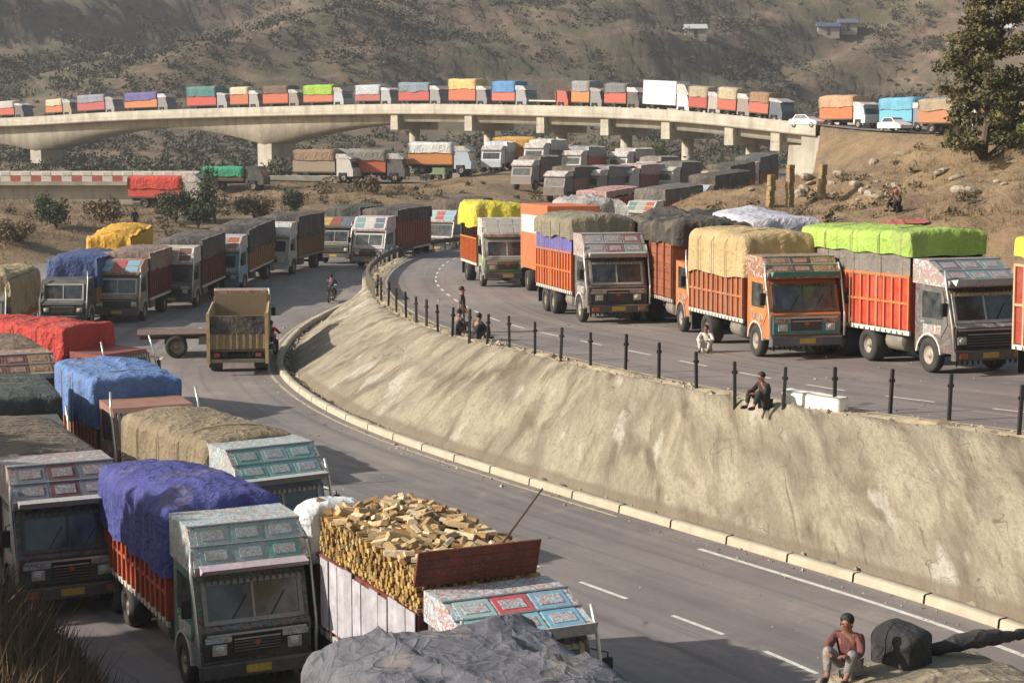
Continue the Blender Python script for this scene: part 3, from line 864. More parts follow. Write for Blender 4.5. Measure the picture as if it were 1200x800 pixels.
def truck(front, a, label, Lb=5.6, side=(190, 80, 35), style='ribs', z_side=2.5, tarp=None, tz=3.5, hem=None, band=None, dome=0.15, wr=0.04, rear_drop=0.0,
          cab=(120, 125, 128), pal='grey', crown=True, crown_z=3.3, rib=(225, 120, 50), skirt=(205, 200, 190), axles=2, rim=(150, 140, 125), lod=0,
          door=None, bars=True, name='truck', cat='truck', group=None, z=None, seed=0, rnd=0.13, stripes=0.0, ornate=False, bumper=(70, 70, 70), plate=True, flip_z=None, tarp_over=0.0,
          panels=None, pitch=None, cabw=2.3, visor=None, low=(28, 28, 30), W=2.42, half_tarp=None, grille=True, lining=None, fade=0.35, scale=1.0, hz=None):
    """a = heading: forward is (sin a, -cos a)"""
    fx, fy = math.sin(R(a)), -math.cos(R(a))
    L = Lb+2.1
    zf = road_z(*front) if z is None else z
    if z is None:
        zr = road_z(front[0]-fx*L, front[1]-fy*L); pitch = -math.atan((zf-zr)/L)
    root = empty(name, (front[0], front[1], zf+0.005), math.atan2(fy, fx), pitch or 0.0)
    root.scale = (scale,)*3
    tag(root, label, cat, group)
    rnd = min(rnd, 0.24)
    w = W/2; xb0, xb1 = -2.12-Lb, -2.12; fl = 1.12
    D = lod
    st = STEEL()
    # chassis and running gear
    MB().box(xb0+0.1, -0.3, -0.55, -0.40, 0.72, 0.98).box(xb0+0.1, -0.3, 0.40, 0.55, 0.72, 0.98).box(xb0+0.3, -0.4, -0.4, 0.4, 0.74, 0.86).build('chassis', st, root)
    r = 0.5
    ax = {2: [xb0+1.55], 3: [xb0+1.25, xb0+2.55], 4: [xb0+1.15, xb0+2.35, xb0+3.85]}[axles]
    for s in (-1, 1):
        wheel(root, -1.22, s*(w-0.17), r, 0.28, rim, 20 if D < 2 else 12)
        for x in ax: wheel(root, x, s*(w-0.26), r, 0.5, rim, 20 if D < 2 else 12)
    if D < 2:
        mb = MB()
        for x in ax + [-1.22]: mb.tube([(x, -w+0.2, r), (x, w-0.2, r)], 0.09, 6)
        mb.build('axle', st, root)
        MB().lathe([(0, -0.45), (0.28, -0.45), (0.3, -0.42), (0.3, 0.42), (0.28, 0.45), (0, 0.45)], 14, 'x', (-3.2, -w+0.42, 0.72)).build('fuel_tank', paint((120, 118, 112), 0.5, 0.6), root, True)
        MB().bbox(-3.7, -2.7, w-0.62, w-0.12, 0.5, 1.0, 0.03).build('tool_box', paint((70, 66, 60), 0.6, 0.6), root)
        for s in (-1, 1):
            MB().box(xb0+0.16, xb0+0.19, s*(w-0.28)-0.26, s*(w-0.28)+0.26, 0.32, 1.02).build('mudflap', BLACK(), root)
        # arch over the front wheel
        for s in (-1, 1):
            pr = [(-1.22+0.64*math.cos(t), 0.5+0.64*math.sin(t)) for t in np.linspace(0.1, math.pi-0.1, 9)]
            pr += [(-1.22+0.58*math.cos(t), 0.5+0.58*math.sin(t)) for t in np.linspace(math.pi-0.1, 0.1, 9)]
            MB().prism(pr, s*(w-0.02)-0.34*(s > 0), s*(w-0.02)+0.34*(s < 0)).build('mudguard', paint(skirt, 0.6, 0.5), root)
    # cab
    cw = cabw/2
    cabm = paint(cab, 0.45, 0.35)
    prof = [(-0.04, 0.62), (-0.02, 1.38), (-0.12, 1.46), (-0.36, 2.30), (-0.50, 2.46), (-1.95, 2.52), (-1.95, 0.62), (-1.75, 0.62), (-1.70, 1.02), (-0.72, 1.02), (-0.68, 0.62)]
    MB().prism(prof, -cw, cw).build('cab', deco_dark(pal, 11.0) if ornate else cabm, root)
    # windscreen lies on the raked face between z 1.5 and 2.27
    def on_rake(t, off): # t 0..1 up the rake
        x = -0.12-0.24*t; zz = 1.46+0.84*t
        return (x+off*0.961, zz+off*0.275)
    def rake_slab(y0, y1, t0, t1, o0, o1):
        p = [on_rake(t0, o0), on_rake(t1, o0), on_rake(t1, o1), on_rake(t0, o1)]
        return MB().prism(p, y0, y1)
    ws = rake_slab(-cw+0.2, cw-0.2, 0.1, 0.9, -0.02, 0.012).build('windscreen', glass(), root)
    if D < 2:
        fm = paint([(205, 205, 200), tuple(cab), (150, 150, 146), (60, 62, 64), (190, 186, 170)][(seed*7+3) % 5], 0.45, 0.45)
        fr = MB()
        for (y0, y1, t0, t1) in ((-cw+0.11, -cw+0.2, 0.0, 1.0), (cw-0.2, cw-0.11, 0.0, 1.0), (-cw+0.2, cw-0.2, 0.0, 0.1), (-cw+0.2, cw-0.2, 0.9, 1.0), (-0.025, 0.025, 0.1, 0.9)):
            s2 = rake_slab(y0, y1, t0, t1, -0.02, 0.035); fr.add(s2.v, s2.f)
        new_obj('windscreen_frame', fr.mesh('windscreen_frame', fm), root)
        if D == 0:
            for y in (-0.45, 0.35):
                p0, p1 = on_rake(0.1, 0.03), on_rake(0.62, 0.03)
                MB().tube([(p0[0], y, p0[1]), (p1[0], y+0.32, p1[1])], 0.012, 4).build('wiper', BLACK(), ws)
    # lower front: dark grille panel, lamps, bumper
    if D < 2:
        MB().box(-0.03, 0.03, -cw+0.06, cw-0.06, 0.78, 1.34).build('front_panel', paint(low, 0.45, 0.3), root)
        var = seed % 4
        gw = (0.62, 0.5, 0.74, 0.42)[var]; gz0 = (0.84, 0.90, 0.80, 0.86)[var]
        g = MB().box(0.03, 0.045, -gw, gw, gz0, 1.24).build('grille', BLACK(), root)
        if var in (1, 3):
            MB().prism([(0.0, 1.02), (0.09, 1.09), (0.0, 1.16), (-0.09, 1.09)], 0.064, 0.075, 'x').build('emblem', paint((190, 70, 50)), g)
            for s in (-1, 1): MB().box(0.031, 0.042, min(s*(gw+0.03), s*(cw-0.08)), max(s*(gw+0.03), s*(cw-0.08)), 1.14, 1.26).build('ornament_panel', deco(pal, 18.0), root)
        if var in (0, 2): MB().prism([(-0.015, 1.345), (0.012, 1.345), (-0.06, 1.45), (-0.09, 1.45)], -cw+0.1, cw-0.1).build('ornament_band', deco(pal, 13.0), root)
        if D == 0:
            ts = MB()
            for k in range(13):
                y = -cw+0.08+k*(2*cw-0.16)/12; ts.prism([(y-0.045, 0.43), (y+0.045, 0.43), (y+0.02, 0.28+0.03*((k*7) % 3)), (y-0.02, 0.28+0.03*((k*5) % 3))], 0.03, 0.05, 'x')
            tag(ts.build('bumper_tassels', BLACK(), root), kind='stuff')
            ts = MB()
            for k in range(17):
                y = -cw+0.06+k*(2*cw-0.12)/16; zz = 2.36-0.05*math.sin(math.pi*k/16); ts.prism([(y-0.03, zz), (y+0.03, zz), (y, zz-0.10-0.03*((k*3) % 2))], -0.30, -0.285, 'x')
            tag(ts.build('hanging_fringe', paint([(170, 60, 50), (40, 40, 44), (200, 170, 70), (60, 120, 110)][var]), root), kind='stuff')
        for k in range(5):
            MB().box(0.046, 0.062, -gw+0.02, gw-0.02, gz0+0.03+k*(1.2-gz0)/5, gz0+0.055+k*(1.2-gz0)/5).build('grille_slat', CHROME() if k == 4 else paint((90, 90, 88)), g)
        MB().box(0.031, 0.05, -cw+0.12, cw-0.12, 1.27, 1.315).build('trim_strip', CHROME(), root)
        MB().bbox(-0.1, 0.13, -cw-0.03, cw+0.03, 0.44, 0.72, 0.03).build('bumper', paint(bumper, 0.5, 0.4), root)
        for s in (-1, 1):
            hy = (0.84, 0.78, 0.90, 0.74)[var]
            h = MB().bbox(0.03, 0.06, s*hy-0.15, s*hy+0.15, 0.89, 1.11, 0.01).build('headlight', CHROME(), root)
            MB().ellipsoid((0.06, s*hy, 1.0), (0.03, 0.11, 0.09), 10, 6).build('lens', plain('lamp_glass', (190, 190, 180), 0.15, 0, 0.1, 20), h, True)
            if D == 0 and var != 1:
                MB().bbox(0.131, 0.15, s*0.9-0.14, s*0.9+0.14, 0.5, 0.66, 0.01).build('marker_lamp', paint((190, 90, 40)), root)
        if plate:
            MB().box(0.131, 0.145, -0.26, 0.26, 0.5, 0.66).build('number_plate', paint((205, 165, 50), 0.6, 0.4), root)
        # doors and side windows
        dm = paint(door or cab, 0.45, 0.4)
        for s in (-1, 1):
            y0, y1 = (cw, cw+0.02) if s > 0 else (-cw-0.02, -cw)
            dpr = [(-0.62, 1.04), (-0.30, 1.42), (-0.42, 1.98), (-0.56, 2.40), (-1.68, 2.44), (-1.68, 1.04)]
            d = MB().prism(dpr, y0, y1).build('door', dm, root)
            y2, y3 = (cw+0.02, cw+0.03) if s > 0 else (-cw-0.03, -cw-0.02)
            MB().prism([(-0.52, 1.56), (-0.66, 2.3), (-1.55, 2.33), (-1.55, 1.56)], y2, y3).build('window', glass(), d)
            if D == 0:
                MB().box(-1.62, -1.44, y2, y3+0.02*s if s > 0 else y3, 1.42, 1.47).build('handle', CHROME(), d)
                MB().box(-1.5, -0.6, y2, y3, 1.12, 1.38).build('painted_panel', deco(pal, 9.0), d)
            m = MB().tube([(-0.3, s*cw, 2.2), (-0.12, s*(cw+0.24), 2.15), (-0.12, s*(cw+0.24), 1.7)], 0.016, 5).build('mirror_arm', BLACK(), root)
            MB().bbox(-0.16, -0.09, s*(cw+0.24)-0.1, s*(cw+0.24)+0.1, 1.68, 2.06, 0.02).build('mirror', BLACK(), m)
        if bars:
            for s in (-1, 1):
                MB().tube([(0.12, s*(cw+0.06), 0.72), (0.06, s*(cw+0.09), 1.4), (-0.26, s*(cw+0.10), 2.5), (-0.40, s*(cw+0.06), 2.95)], 0.035, 6).build('corner_bar', CHROME(), root, True)
    # crown: the painted board over the cab
    if crown:
        cz = crown_z+(0.0, 0.08, -0.1, 0.05)[seed % 4]; x_f, x_t = -0.22, (-0.95, -0.7, -1.25, -0.85)[seed % 4]
        chm = deco(pal, 12.0 if D < 2 else 7.0)
        pr = [(x_f, 2.47), (x_f+0.04, 2.62), (x_t, cz), (-2.04, cz+0.02), (-2.04, 2.53), (-0.55, 2.47)]
        cr = MB().prism(pr, -w+0.02, w-0.02).build('crown', chm, root)
        if D < 2:
            nrm = Vector((cz-2.62, 0, -(x_t-x_f-0.04))).normalized()
            def slope(t, o): return (x_f+0.04+(x_t-x_f-0.04)*t+nrm.x*o, 2.62+(cz-2.62)*t+nrm.z*o)
            pal3 = panels or PANEL_SETS[(seed*5+2) % 6]
            q = 0
            for row, (t0, t1) in enumerate(((0.08, 0.48), (0.54, 0.94))):
                for colm in range(3):
                    y0 = -w+0.14+colm*(2*w-0.28)/3+0.03; y1 = y0+(2*w-0.28)/3-0.06
                    p = [slope(t0, -0.01), slope(t1, -0.01), slope(t1, 0.014), slope(t0, 0.014)]
                    pn = MB().prism(p, y0, y1).build('crown_panel', paint(pal3[q % len(pal3)], 0.5, 0.3), cr); q += 1
                    if D == 0:
                        tm = (t1-t0)*0.22
                        p = [slope(t0+tm, 0.014), slope(t1-tm, 0.014), slope(t1-tm, 0.024), slope(t0+tm, 0.024)]
                        MB().prism(p, y0+0.1, y1-0.1).build('motif', deco(pal, 26.0), pn)
            if D == 0:
                for t in (0.02, 0.51, 0.98):
                    p = slope(t, 0.02)
                    MB().tube([(p[0], -w, p[1]), (p[0], w, p[1])], 0.02, 5).build('crown_rail', CHROME(), cr)
                sv = [slope(-0.16, 0.0), slope(0.06, 0.0), slope(0.06, 0.03), slope(-0.16, 0.22)]
                MB().prism(sv, -cw+0.05, cw-0.05).build('sun_visor', paint(visor or (190, 190, 185), 0.5, 0.4), cr)
    # cargo body
    if style == 'container':
        MB().bbox(xb0, xb1, -w, w, fl, tz, 0.03).build('container', paint(side, 0.5, 0.25), root)
        if band:
            for s in (-1, 1):
                MB().box(xb0+0.3, xb1-0.3, s*w-0.008 if s < 0 else w, -w if s < 0 else w+0.008, fl+(0.9 if tz < 4.1 else 1.7), tz-(0.7 if tz < 4.1 else 0.5)).build('logo_panel', band, root)
    elif style == 'flat':
        MB().box(xb0, xb1, -w, w, fl-0.06, fl+0.12).build('flatbed', paint(side, 0.6, 0.4), root)
        MB().box(xb1-0.08, xb1, -w, w, fl+0.12, fl+1.2).build('headboard', paint(rib, 0.6, 0.4), root)
    else:
        sm = paint(side, 0.55, 0.3) if style != 'planks' else wood(side)
        MB().box(xb0, xb1, -w+0.05, w-0.05, fl-0.12, fl).build('floor', wood((110, 90, 70)), root)
        MB().box(xb0, xb0+0.06, -w+0.06, w-0.06, fl, z_side).build('tailboard', sm, root)
        MB().box(xb1-0.06, xb1, -w+0.06, w-0.06, fl, max(z_side, 2.9)).build('headboard', sm, root)
        for s in (-1, 1):
            y0, y1 = (w-0.06, w) if s > 0 else (-w, -w+0.06)
            sb = MB().box(xb0, xb1, y0, y1, fl, z_side).build('side_board', sm, root)
            yo = w if s > 0 else -w
            if D < 2:
                n = max(4, int(Lb/0.42)) if D == 0 or style == 'ribs' else 6
                if style == 'planks':
                    hgt = (z_side-fl)/7
                    pmm = shared(('plank', Lb, z_side, side), lambda: MB().bbox(xb0, xb1, -0.02, 0.02, 0.0, hgt-0.02, 0.006).mesh('plank', sm))
                    for k in range(7):
                        o = new_obj('plank', pmm, sb); o.location = (0, yo+0.012*s, fl+k*hgt+0.01)
                    n = 5
                rm_ = shared(('rib', z_side, rib), lambda: MB().box(-0.035, 0.035, -0.03, 0.03, fl-0.02, z_side+0.03).mesh('stake', paint(rib, 0.55, 0.3)))
                for k in range(n+1):
                    o = new_obj('stake', rm_, sb); o.location = (xb0+0.04+k*(Lb-0.08)/n, yo+(0.032 if style != 'planks' else 0.062)*s, 0)
                for zz in ((z_side+0.02, ) if D else (z_side+0.02, (fl+z_side)/2)):
                    MB().box(xb0, xb1, yo-0.004*s if s > 0 else yo-0.05, yo+0.05 if s > 0 else yo+0.004, zz-0.035, zz+0.035).build('rail', paint(rib, 0.55, 0.3), sb)
                if lining:
                    yy = w+0.066
                    nb = 11; bw = (lining[2]-lining[1])*Lb/nb
                    for k in range(nb):
                        e = random.uniform(0, 0.035); x_ = xb0+lining[1]*Lb+k*bw
                        MB().box(x_+0.012, x_+bw-0.012, min(s*(yy+e), s*(yy+e+0.02)), max(s*(yy+e), s*(yy+e+0.02)), fl+0.1, z_side+random.uniform(-0.03, 0.12)).build('lining_board', wood(lining[0]), sb)
                MB().box(xb0-0.03, xb1, yo-0.03, yo+0.03, fl-0.16, fl-0.03).build('skirt_rail', paint(skirt, 0.6, 0.4), root)
                if D == 0:
                    tri = MB()
                    for k in range(int(Lb/0.3)):
                        x = xb0+0.1+k*0.3; ya, yb = (yo+0.031, yo+0.04) if s > 0 else (yo-0.04, yo-0.031)
                        tri.prism([(x, fl-0.15), (x+0.11, fl-0.15), (x+0.055, fl-0.05)], ya, yb)
                    tag(tri.build('skirt_pattern', paint((60, 50, 48)), root), kind='stuff')
    # covers
    if band and style != 'container':
        for s in (-1, 1):
            y0, y1 = (w+0.004, w+0.03) if s > 0 else (-w-0.03, -w-0.004)
            MB().box(xb0, xb1, y0, y1, band[1], band[2]).build('canvas_band', canvas(band[0], fade=0.15), root)
        MB().box(xb0-0.02, xb0-0.004, -w, w, band[1], band[2]).build('canvas_band', canvas(band[0], fade=0.15), root)
    if tarp:
        hz_ = hem if hem is not None else z_side-0.15
        if isinstance(tarp, tuple) and tarp and isinstance(tarp[0], (int, float)): tm_ = canvas(tarp, stripes=stripes, fade=fade)
        else: tm_ = tarp
        drape_obj('tarpaulin', tm_, root, Lb+0.14+tarp_over, W+0.2, hz_, tz, 100+seed*17, res={0: 0.10, 1: 0.2, 2: 0.42}[D] if D != 0 else 0.1,
                  rnd=min(rnd, 0.24), wr=wr if D < 2 else wr*0.7, dome=dome*0.65, rear_drop=rear_drop, x1=xb1+0.07+tarp_over)
        if D == 0:
            rp = MB()
            for k in range(1, 4):
                x = xb0+Lb*k/4
                yy = w+0.17
                zr_ = [(-yy, fl), (-yy, tz-rnd-0.02), (-w-0.1+rnd*0.32, tz-rnd*0.2), (-w*0.55, tz+dome*0.45), (0, tz+dome*0.65+0.01)]
                rp.tube([(x, a_, b_) for a_, b_ in zr_]+[(x, -a_, b_) for a_, b_ in zr_[-2::-1]], 0.016, 4)
            if wr < 0.09 and rear_drop == 0: rp.build('rope', plain('rope', (150, 135, 110), 0.9), root)
    return root

# ------------------------------------------------------------------ upper carriageway queue
def UT(front, a, label, **kw):
    k = float(np.interp(front[1], [37, 47, 63, 86, 95], [1.12, 1.094, 1.075, 1.05, 1.03]))
    return truck((front[0]*k, front[1]*k), a, label, scale=1.05, **kw)
QU = 'trucks queued on the upper road'
UT((-0.2, 86), 10, 'white and green cab truck with bright yellow tarpaulin, last in the upper queue', Lb=5.4, side=(190, 90, 60), z_side=2.3, tarp=(214, 196, 44), tz=4.0, hem=2.9, dome=0.2, wr=0.12, cab=(150, 160, 146), pal='white', visor=(90, 150, 80), door=(120, 160, 110), low=(90, 140, 80), lod=1, group=QU, seed=1, fade=0.05, panels=[(190,190,180)])
UT((3.1, 76), 10, 'orange and white box container truck with green and white cab', Lb=6.6, side=(226, 110, 62), style='container', tz=4.15, cab=(190, 205, 198), low=(70, 150, 120), door=(80, 160, 130), pal='white', crown=True, crown_z=3.5, lod=1, group=QU, seed=2, band=paint((216, 214, 210), 0.5, 0.25))
UT((3.9, 64), 13, 'orange truck with purple band and olive tarpaulin, grey painted cab', Lb=5.7, side=(205, 92, 38), z_side=2.55, band=((96, 92, 168), 2.5, 3.2), tarp=(128, 122, 100), tz=3.85, hem=3.15, dome=0.35, cab=(96, 100, 104), pal='grey', ornate=True, rib=(215, 110, 45), skirt=(200, 195, 185), axles=3, lod=0, group=QU, seed=3, panels=[(150,152,156),(150,90,90),(120,150,145),(160,165,170)], low=(40,40,42))
UT((7.2, 59.6), 10, 'rust brown plank truck with black tarpaulin and orange cab, beside the tan canvas truck', Lb=5.2, side=(150, 84, 52), style='planks', z_side=3.25, tarp=(46, 46, 48), tz=3.85, hem=3.1, wr=0.14, dome=0.2, tarp_over=0.8, cab=(205, 110, 45), door=(205, 115, 50), pal='rust', rib=(140, 80, 50), crown=False, lod=0, group=QU, seed=4, skirt=(170, 160, 150))
UT((8.7, 51.4), 14, 'rust ribbed truck with tan canvas hood and teal trimmed cab', Lb=5.0, side=(160, 84, 48), z_side=2.45, rib=(188, 110, 66), tarp=(196, 166, 112), tz=3.7, hem=2.35, dome=0.25, rnd=0.4, wr=0.04, cab=(205, 110, 50), door=(215, 120, 40), pal='rust', crown_z=3.05, visor=(40, 160, 150), low=(60, 140, 140), skirt=(205, 200, 190), lod=0, group=QU, seed=5, fade=0.2, bumper=(80, 90, 100), panels=[(120, 100, 70), (90, 70, 55), (150, 130, 90)])
UT((12.9, 47.0), 20, 'red and orange ribbed truck with lime green tarpaulin and grey painted cab', Lb=6.2, side=(196, 44, 26), z_side=2.65, rib=(232, 112, 40), band=((126, 118, 110), 2.6, 3.35), tarp=(158, 192, 74), tz=3.95, hem=3.3, dome=0.18, wr=0.035, cab=(84, 92, 94), pal='grey', ornate=True, axles=4, lod=0, group=QU, seed=6, fade=0.02, visor=(205, 205, 205), rim=(165, 155, 140), skirt=(215, 212, 205), panels=[(120, 130, 140), (110, 150, 150), (135, 140, 150), (100, 110, 125)])
UT((16.2, 37.4), 20, 'red truck with orange and white ribs and yellow tarpaulin at the right edge', Lb=5.6, side=(170, 44, 28), z_side=3.2, rib=(225, 170, 120), tarp=(214, 204, 56), tz=3.95, hem=3.45, dome=0.1, wr=0.06, cab=(150, 120, 110), pal='rust', lod=0, group=QU, seed=7, fade=0.02, skirt=(220, 215, 205))
QB = 'trucks in the second row on the upper road'
truck((7.9, 72.6), 9, 'truck under loose black tarpaulin behind the plank truck', Lb=6.2, side=(90, 60, 45), z_side=2.6, tarp=(52, 52, 55), tz=3.9, hem=2.4, wr=0.2, dome=0.3, tarp_over=1.6, cab=(90, 95, 100), pal='dark', crown=False, lod=1, group=QB, seed=8)
truck((10.8, 65.2), 8, 'truck under lavender white tarpaulin, behind the lime green one', Lb=6.2, side=(120, 70, 50), z_side=2.6, tarp=(186, 184, 196), tz=4.0, hem=2.5, wr=0.1, dome=0.25, cab=(110, 115, 120), pal='dark', crown=False, lod=1, group=QB, seed=9, fade=0.05)
UT((4.6, 91), 6, 'long truck under rumpled silver grey tarpaulin behind the container truck', Lb=7.0, side=(80, 66, 58), z_side=2.8, tarp=(168, 166, 164), tz=4.0, hem=3.1, wr=0.2, dome=0.3, cab=(130, 130, 130), pal='grey', lod=1, group=QB, seed=11, tarp_over=1.0)
QR = 'trucks beyond the bend of the upper road'
truck((9.4, 131), -32, 'white cab truck with tall dark brown body beyond the bend', Lb=6.4, side=(74, 60, 54), z_side=3.6, tarp=(92, 92, 88), tz=4.15, hem=3.2, cab=(200, 198, 194), pal='white', lod=1, group=QR, seed=12)
truck((5.2, 134), -28, 'pink topped truck with dark body beyond the bend', Lb=6.0, side=(84, 70, 64), z_side=3.2, tarp=(190, 140, 136), tz=3.9, hem=3.4, cab=(150, 146, 144), pal='pink', lod=1, group=QR, seed=13)
truck((15.2, 149), -36, 'truck with near black tarpaulin and pale cab beyond the bend', Lb=6.2, side=(60, 54, 52), z_side=3.2, tarp=(56, 54, 54), tz=4.0, hem=2.4, cab=(205, 204, 200), pal='white', lod=1, group=QR, seed=14)
truck((22.5, 172), -25, 'slate grey covered truck with white cab near the bridge abutment', Lb=6.2, side=(70, 72, 78), z_side=2.8, tarp=(76, 80, 90), tz=3.8, hem=2.2, cab=(225, 224, 220), pal='white', lod=1, group=QR, seed=15)
truck((18.3, 163), -32, 'low dark truck beneath the bridge, beside the pale cab', Lb=5.6, side=(58, 56, 56), z_side=2.8, tarp=(66, 64, 62), tz=3.7, hem=2.2, cab=(120, 120, 120), pal='dark', lod=1, group=QR, seed=16)

# ------------------------------------------------------------------ lower carriageway, far queue coming round the bend
QL = 'trucks queued on the lower road'
truck((-5.6, 131.5), -22, 'white painted cab truck with tall dark brown body, farthest of the lower queue', Lb=5.6, side=(88, 64, 54), z_side=3.2, tarp=(74, 64, 60), tz=4.1, hem=2.9, cab=(205, 205, 200), pal='white', lod=1, group=QL, seed=20, wr=0.05)
truck((-9.6, 116.5), -20, 'pink and white cab truck with rust orange body under a dark cover', Lb=5.8, side=(158, 74, 42), z_side=3.1, rib=(150, 74, 46), tarp=(62, 60, 64), tz=3.8, hem=3.0, cab=(205, 195, 196), pal='pink', lod=1, group=QL, seed=21, low=(96, 52, 50), bumper=(110,120,125))
truck((-12.4, 121.5), -13, 'dark teal covered truck with narrow pale cab, between two white cabs', Lb=5.6, side=(96, 92, 70), z_side=2.6, tarp=(48, 58, 60), tz=3.9, hem=2.5, cab=(80, 88, 90), pal='dark', lod=1, group=QL, seed=22)
truck((-15.4, 111.5), -10, 'white and mint cab truck with mustard body and dark cover', Lb=5.8, side=(150, 110, 52), z_side=2.4, rib=(150, 112, 60), tarp=(58, 56, 56), tz=3.7, hem=2.3, cab=(180, 190, 182), pal='white', lod=1, group=QL, seed=23, low=(170, 190, 180), bumper=(190,190,180), skirt=(160,150,130), panels=[(215, 215, 210), (190, 200, 195)], bars=True)
truck((-17.5, 104.6), -9, 'light blue cab truck with amber body under a dark blue cover', Lb=5.4, side=(160, 112, 56), z_side=2.2, rib=(160, 112, 60), tarp=(52, 54, 62), tz=3.6, hem=2.2, cab=(120, 170, 195), pal='blue', lod=1, group=QL, seed=24, low=(90, 130, 150), bumper=(90, 110, 130))
truck((-19.0, 97.3), -5, 'dark red truck with slate cover and white trimmed cab', Lb=5.2, side=(104, 36, 32), z_side=2.75, rib=(110, 44, 38), tarp=(66, 68, 72), tz=3.7, hem=2.6, cab=(110, 112, 112), pal='white', lod=1, group=QL, seed=25)
truck((-20.6, 90.8), -3, 'maroon truck with dusty brown cover and cream green cab', Lb=4.8, side=(112, 30, 34), z_side=2.6, rib=(110, 36, 38), tarp=(136, 112, 102), tz=3.5, hem=2.5, cab=(130, 130, 104), pal='rust', lod=1, group=QL, seed=26, low=(120, 110, 80))
truck((-23.6, 100), -2, 'truck with amber yellow tarpaulin behind the blue covered truck', Lb=5.2, side=(90, 80, 70), z_side=2.6, tarp=(224, 164, 40), tz=3.6, hem=2.6, wr=0.12, dome=0.25, cab=(120, 120, 120), pal='dark', crown=False, lod=1, group=QL, seed=27, fade=0.05)
truck((-22.7, 88), 0, 'truck with royal blue tarpaulin beside the maroon truck', Lb=5.2, side=(130, 116, 80), z_side=2.2, tarp=(52, 78, 136), tz=3.4, hem=1.9, wr=0.08, dome=0.2, cab=(70, 76, 84), pal='dark', crown=False, lod=1, group=QL, seed=28, fade=0.1)
# burlap load truck and what stands before it
bt = truck((-24.4, 79.5), 4, 'truck piled with a bulging tan burlap load at the left edge', Lb=5.4, side=(120, 108, 84), z_side=1.7, tarp=(168, 146, 104), tz=3.2, hem=1.5, wr=0.12, dome=0.4, rnd=0.7, tarp_over=1.2, cab=(130, 130, 126), pal='grey', crown=False, lod=0, group=QL, seed=29, fade=0.1)
truck((-23.0, 70.0), 18, 'grey covered low truck in front of the burlap load', Lb=4.6, side=(120, 120, 116), z_side=1.5, tarp=(150, 148, 140), tz=2.35, hem=1.5, wr=0.05, cab=(140, 145, 145), pal='grey', crown=False, lod=1, group=QL, seed=30)

# ------------------------------------------------------------------ lower carriageway, foreground crowd
QF = 'trucks crowded together in the foreground'
truck((-13.2, 60.6), 60, 'truck with sagging bright red tarpaulin at the left edge', Lb=4.8, side=(150, 40, 34), z_side=2.3, tarp=(206, 58, 46), tz=3.3, hem=2.1, wr=0.05, dome=0.15, cab=(150, 60, 50), pal='rust', crown=False, lod=0, group=QF, seed=31, fade=0.03)
truck((-15.2, 53.6), 26, 'reddish brown ornate truck with dull brown cover, beside the red tarpaulin', Lb=4.6, side=(126, 70, 52), style='planks', z_side=2.9, rib=(180, 110, 60), cab=(170, 80, 50), pal='rust', crown_z=3.2, lod=0, group=QF, seed=32, tarp=(120, 96, 78), tz=3.15, hem=2.8, wr=0.06, panels=[(150, 90, 60), (120, 70, 60), (170, 130, 90)])
truck((-9.9, 48.3), 27, 'truck with light blue tarpaulin, behind the brown canvas truck', Lb=4.8, side=(90, 60, 50), z_side=2.0, tarp=(92, 130, 190), tz=3.05, hem=1.6, wr=0.06, dome=0.12, cab=(170, 120, 100), pal='rust', crown=False, lod=0, group=QF, seed=33, fade=0.08)
truck((-12.75, 44.8), 21, 'truck with flat slate green cover at the left edge', Lb=5.0, side=(60, 66, 64), z_side=2.4, tarp=(58, 70, 68), tz=3.0, hem=1.9, wr=0.04, dome=0.05, cab=(80, 90, 90), pal='dark', crown=False, lod=0, group=QF, seed=34, fade=0.1)
truck((-9.25, 35.9), 26, 'dark teal cab truck with maroon body and striped brown canvas hood', Lb=5.8, side=(104, 30, 32), z_side=2.5, rib=(130, 52, 44), tarp=(116, 100, 84), tz=3.3, hem=2.3, wr=0.03, dome=0.22, rnd=0.35, stripes=0.9, cab=(36, 84, 84), door=(34, 96, 100), pal='grey', ornate=True, scale=0.93, lod=0, group=QF, seed=35, low=(24, 70, 66), panels=[(130, 132, 140), (120, 70, 78), (122, 124, 132)], rim=(80, 76, 70), skirt=(140, 130, 120))
truck((-5.0, 38.4), 34, 'truck with olive brown canvas hood and teal painted crown', Lb=5.4, side=(196, 90, 44), z_side=1.9, rib=(216, 120, 50), tarp=(142, 124, 92), tz=3.35, hem=1.75, wr=0.035, dome=0.18, rnd=0.38, cab=(150, 160, 180), pal='teal', scale=0.92, lod=0, group=QF, seed=36, panels=[(120, 180, 170), (130, 185, 180), (150, 190, 190), (110, 175, 165), (160, 195, 200)], tarp_over=0.15)
truck((-4.6, 30.7), 26, 'blue tarpaulin truck with orange red body and teal painted cab', Lb=6.4, side=(186, 66, 26), z_side=2.2, rib=(186, 70, 30), tarp=(68, 72, 150), tz=3.5, hem=2.0, wr=0.07, dome=0.3, rear_drop=0.35, rnd=0.3, cab=(64, 120, 114), door=(48, 120, 110), pal='teal', ornate=True, scale=0.9, lod=0, group=QF, seed=37, axles=3, fade=0.06, panels=[(150, 175, 172), (160, 180, 178), (110, 180, 170), (175, 185, 180)], low=(22, 24, 26), visor=(200, 180, 190), bumper=(60, 64, 66))
lg = truck((0.4, 26.0), 26, 'firewood truck with maroon stakes, grey board lining and pale blue painted crown', Lb=6.2, side=(116, 34, 34), z_side=2.55, rib=(122, 38, 36), cab=(150, 175, 185), pal='blue', ornate=True, scale=0.92, lod=0, group=QF, seed=38, lining=((188, 182, 186), 0.22, 1.0), crown_z=3.15, panels=[(130, 190, 205), (140, 195, 205), (125, 185, 210), (165, 205, 200), (214, 84, 92), (130, 180, 205)])
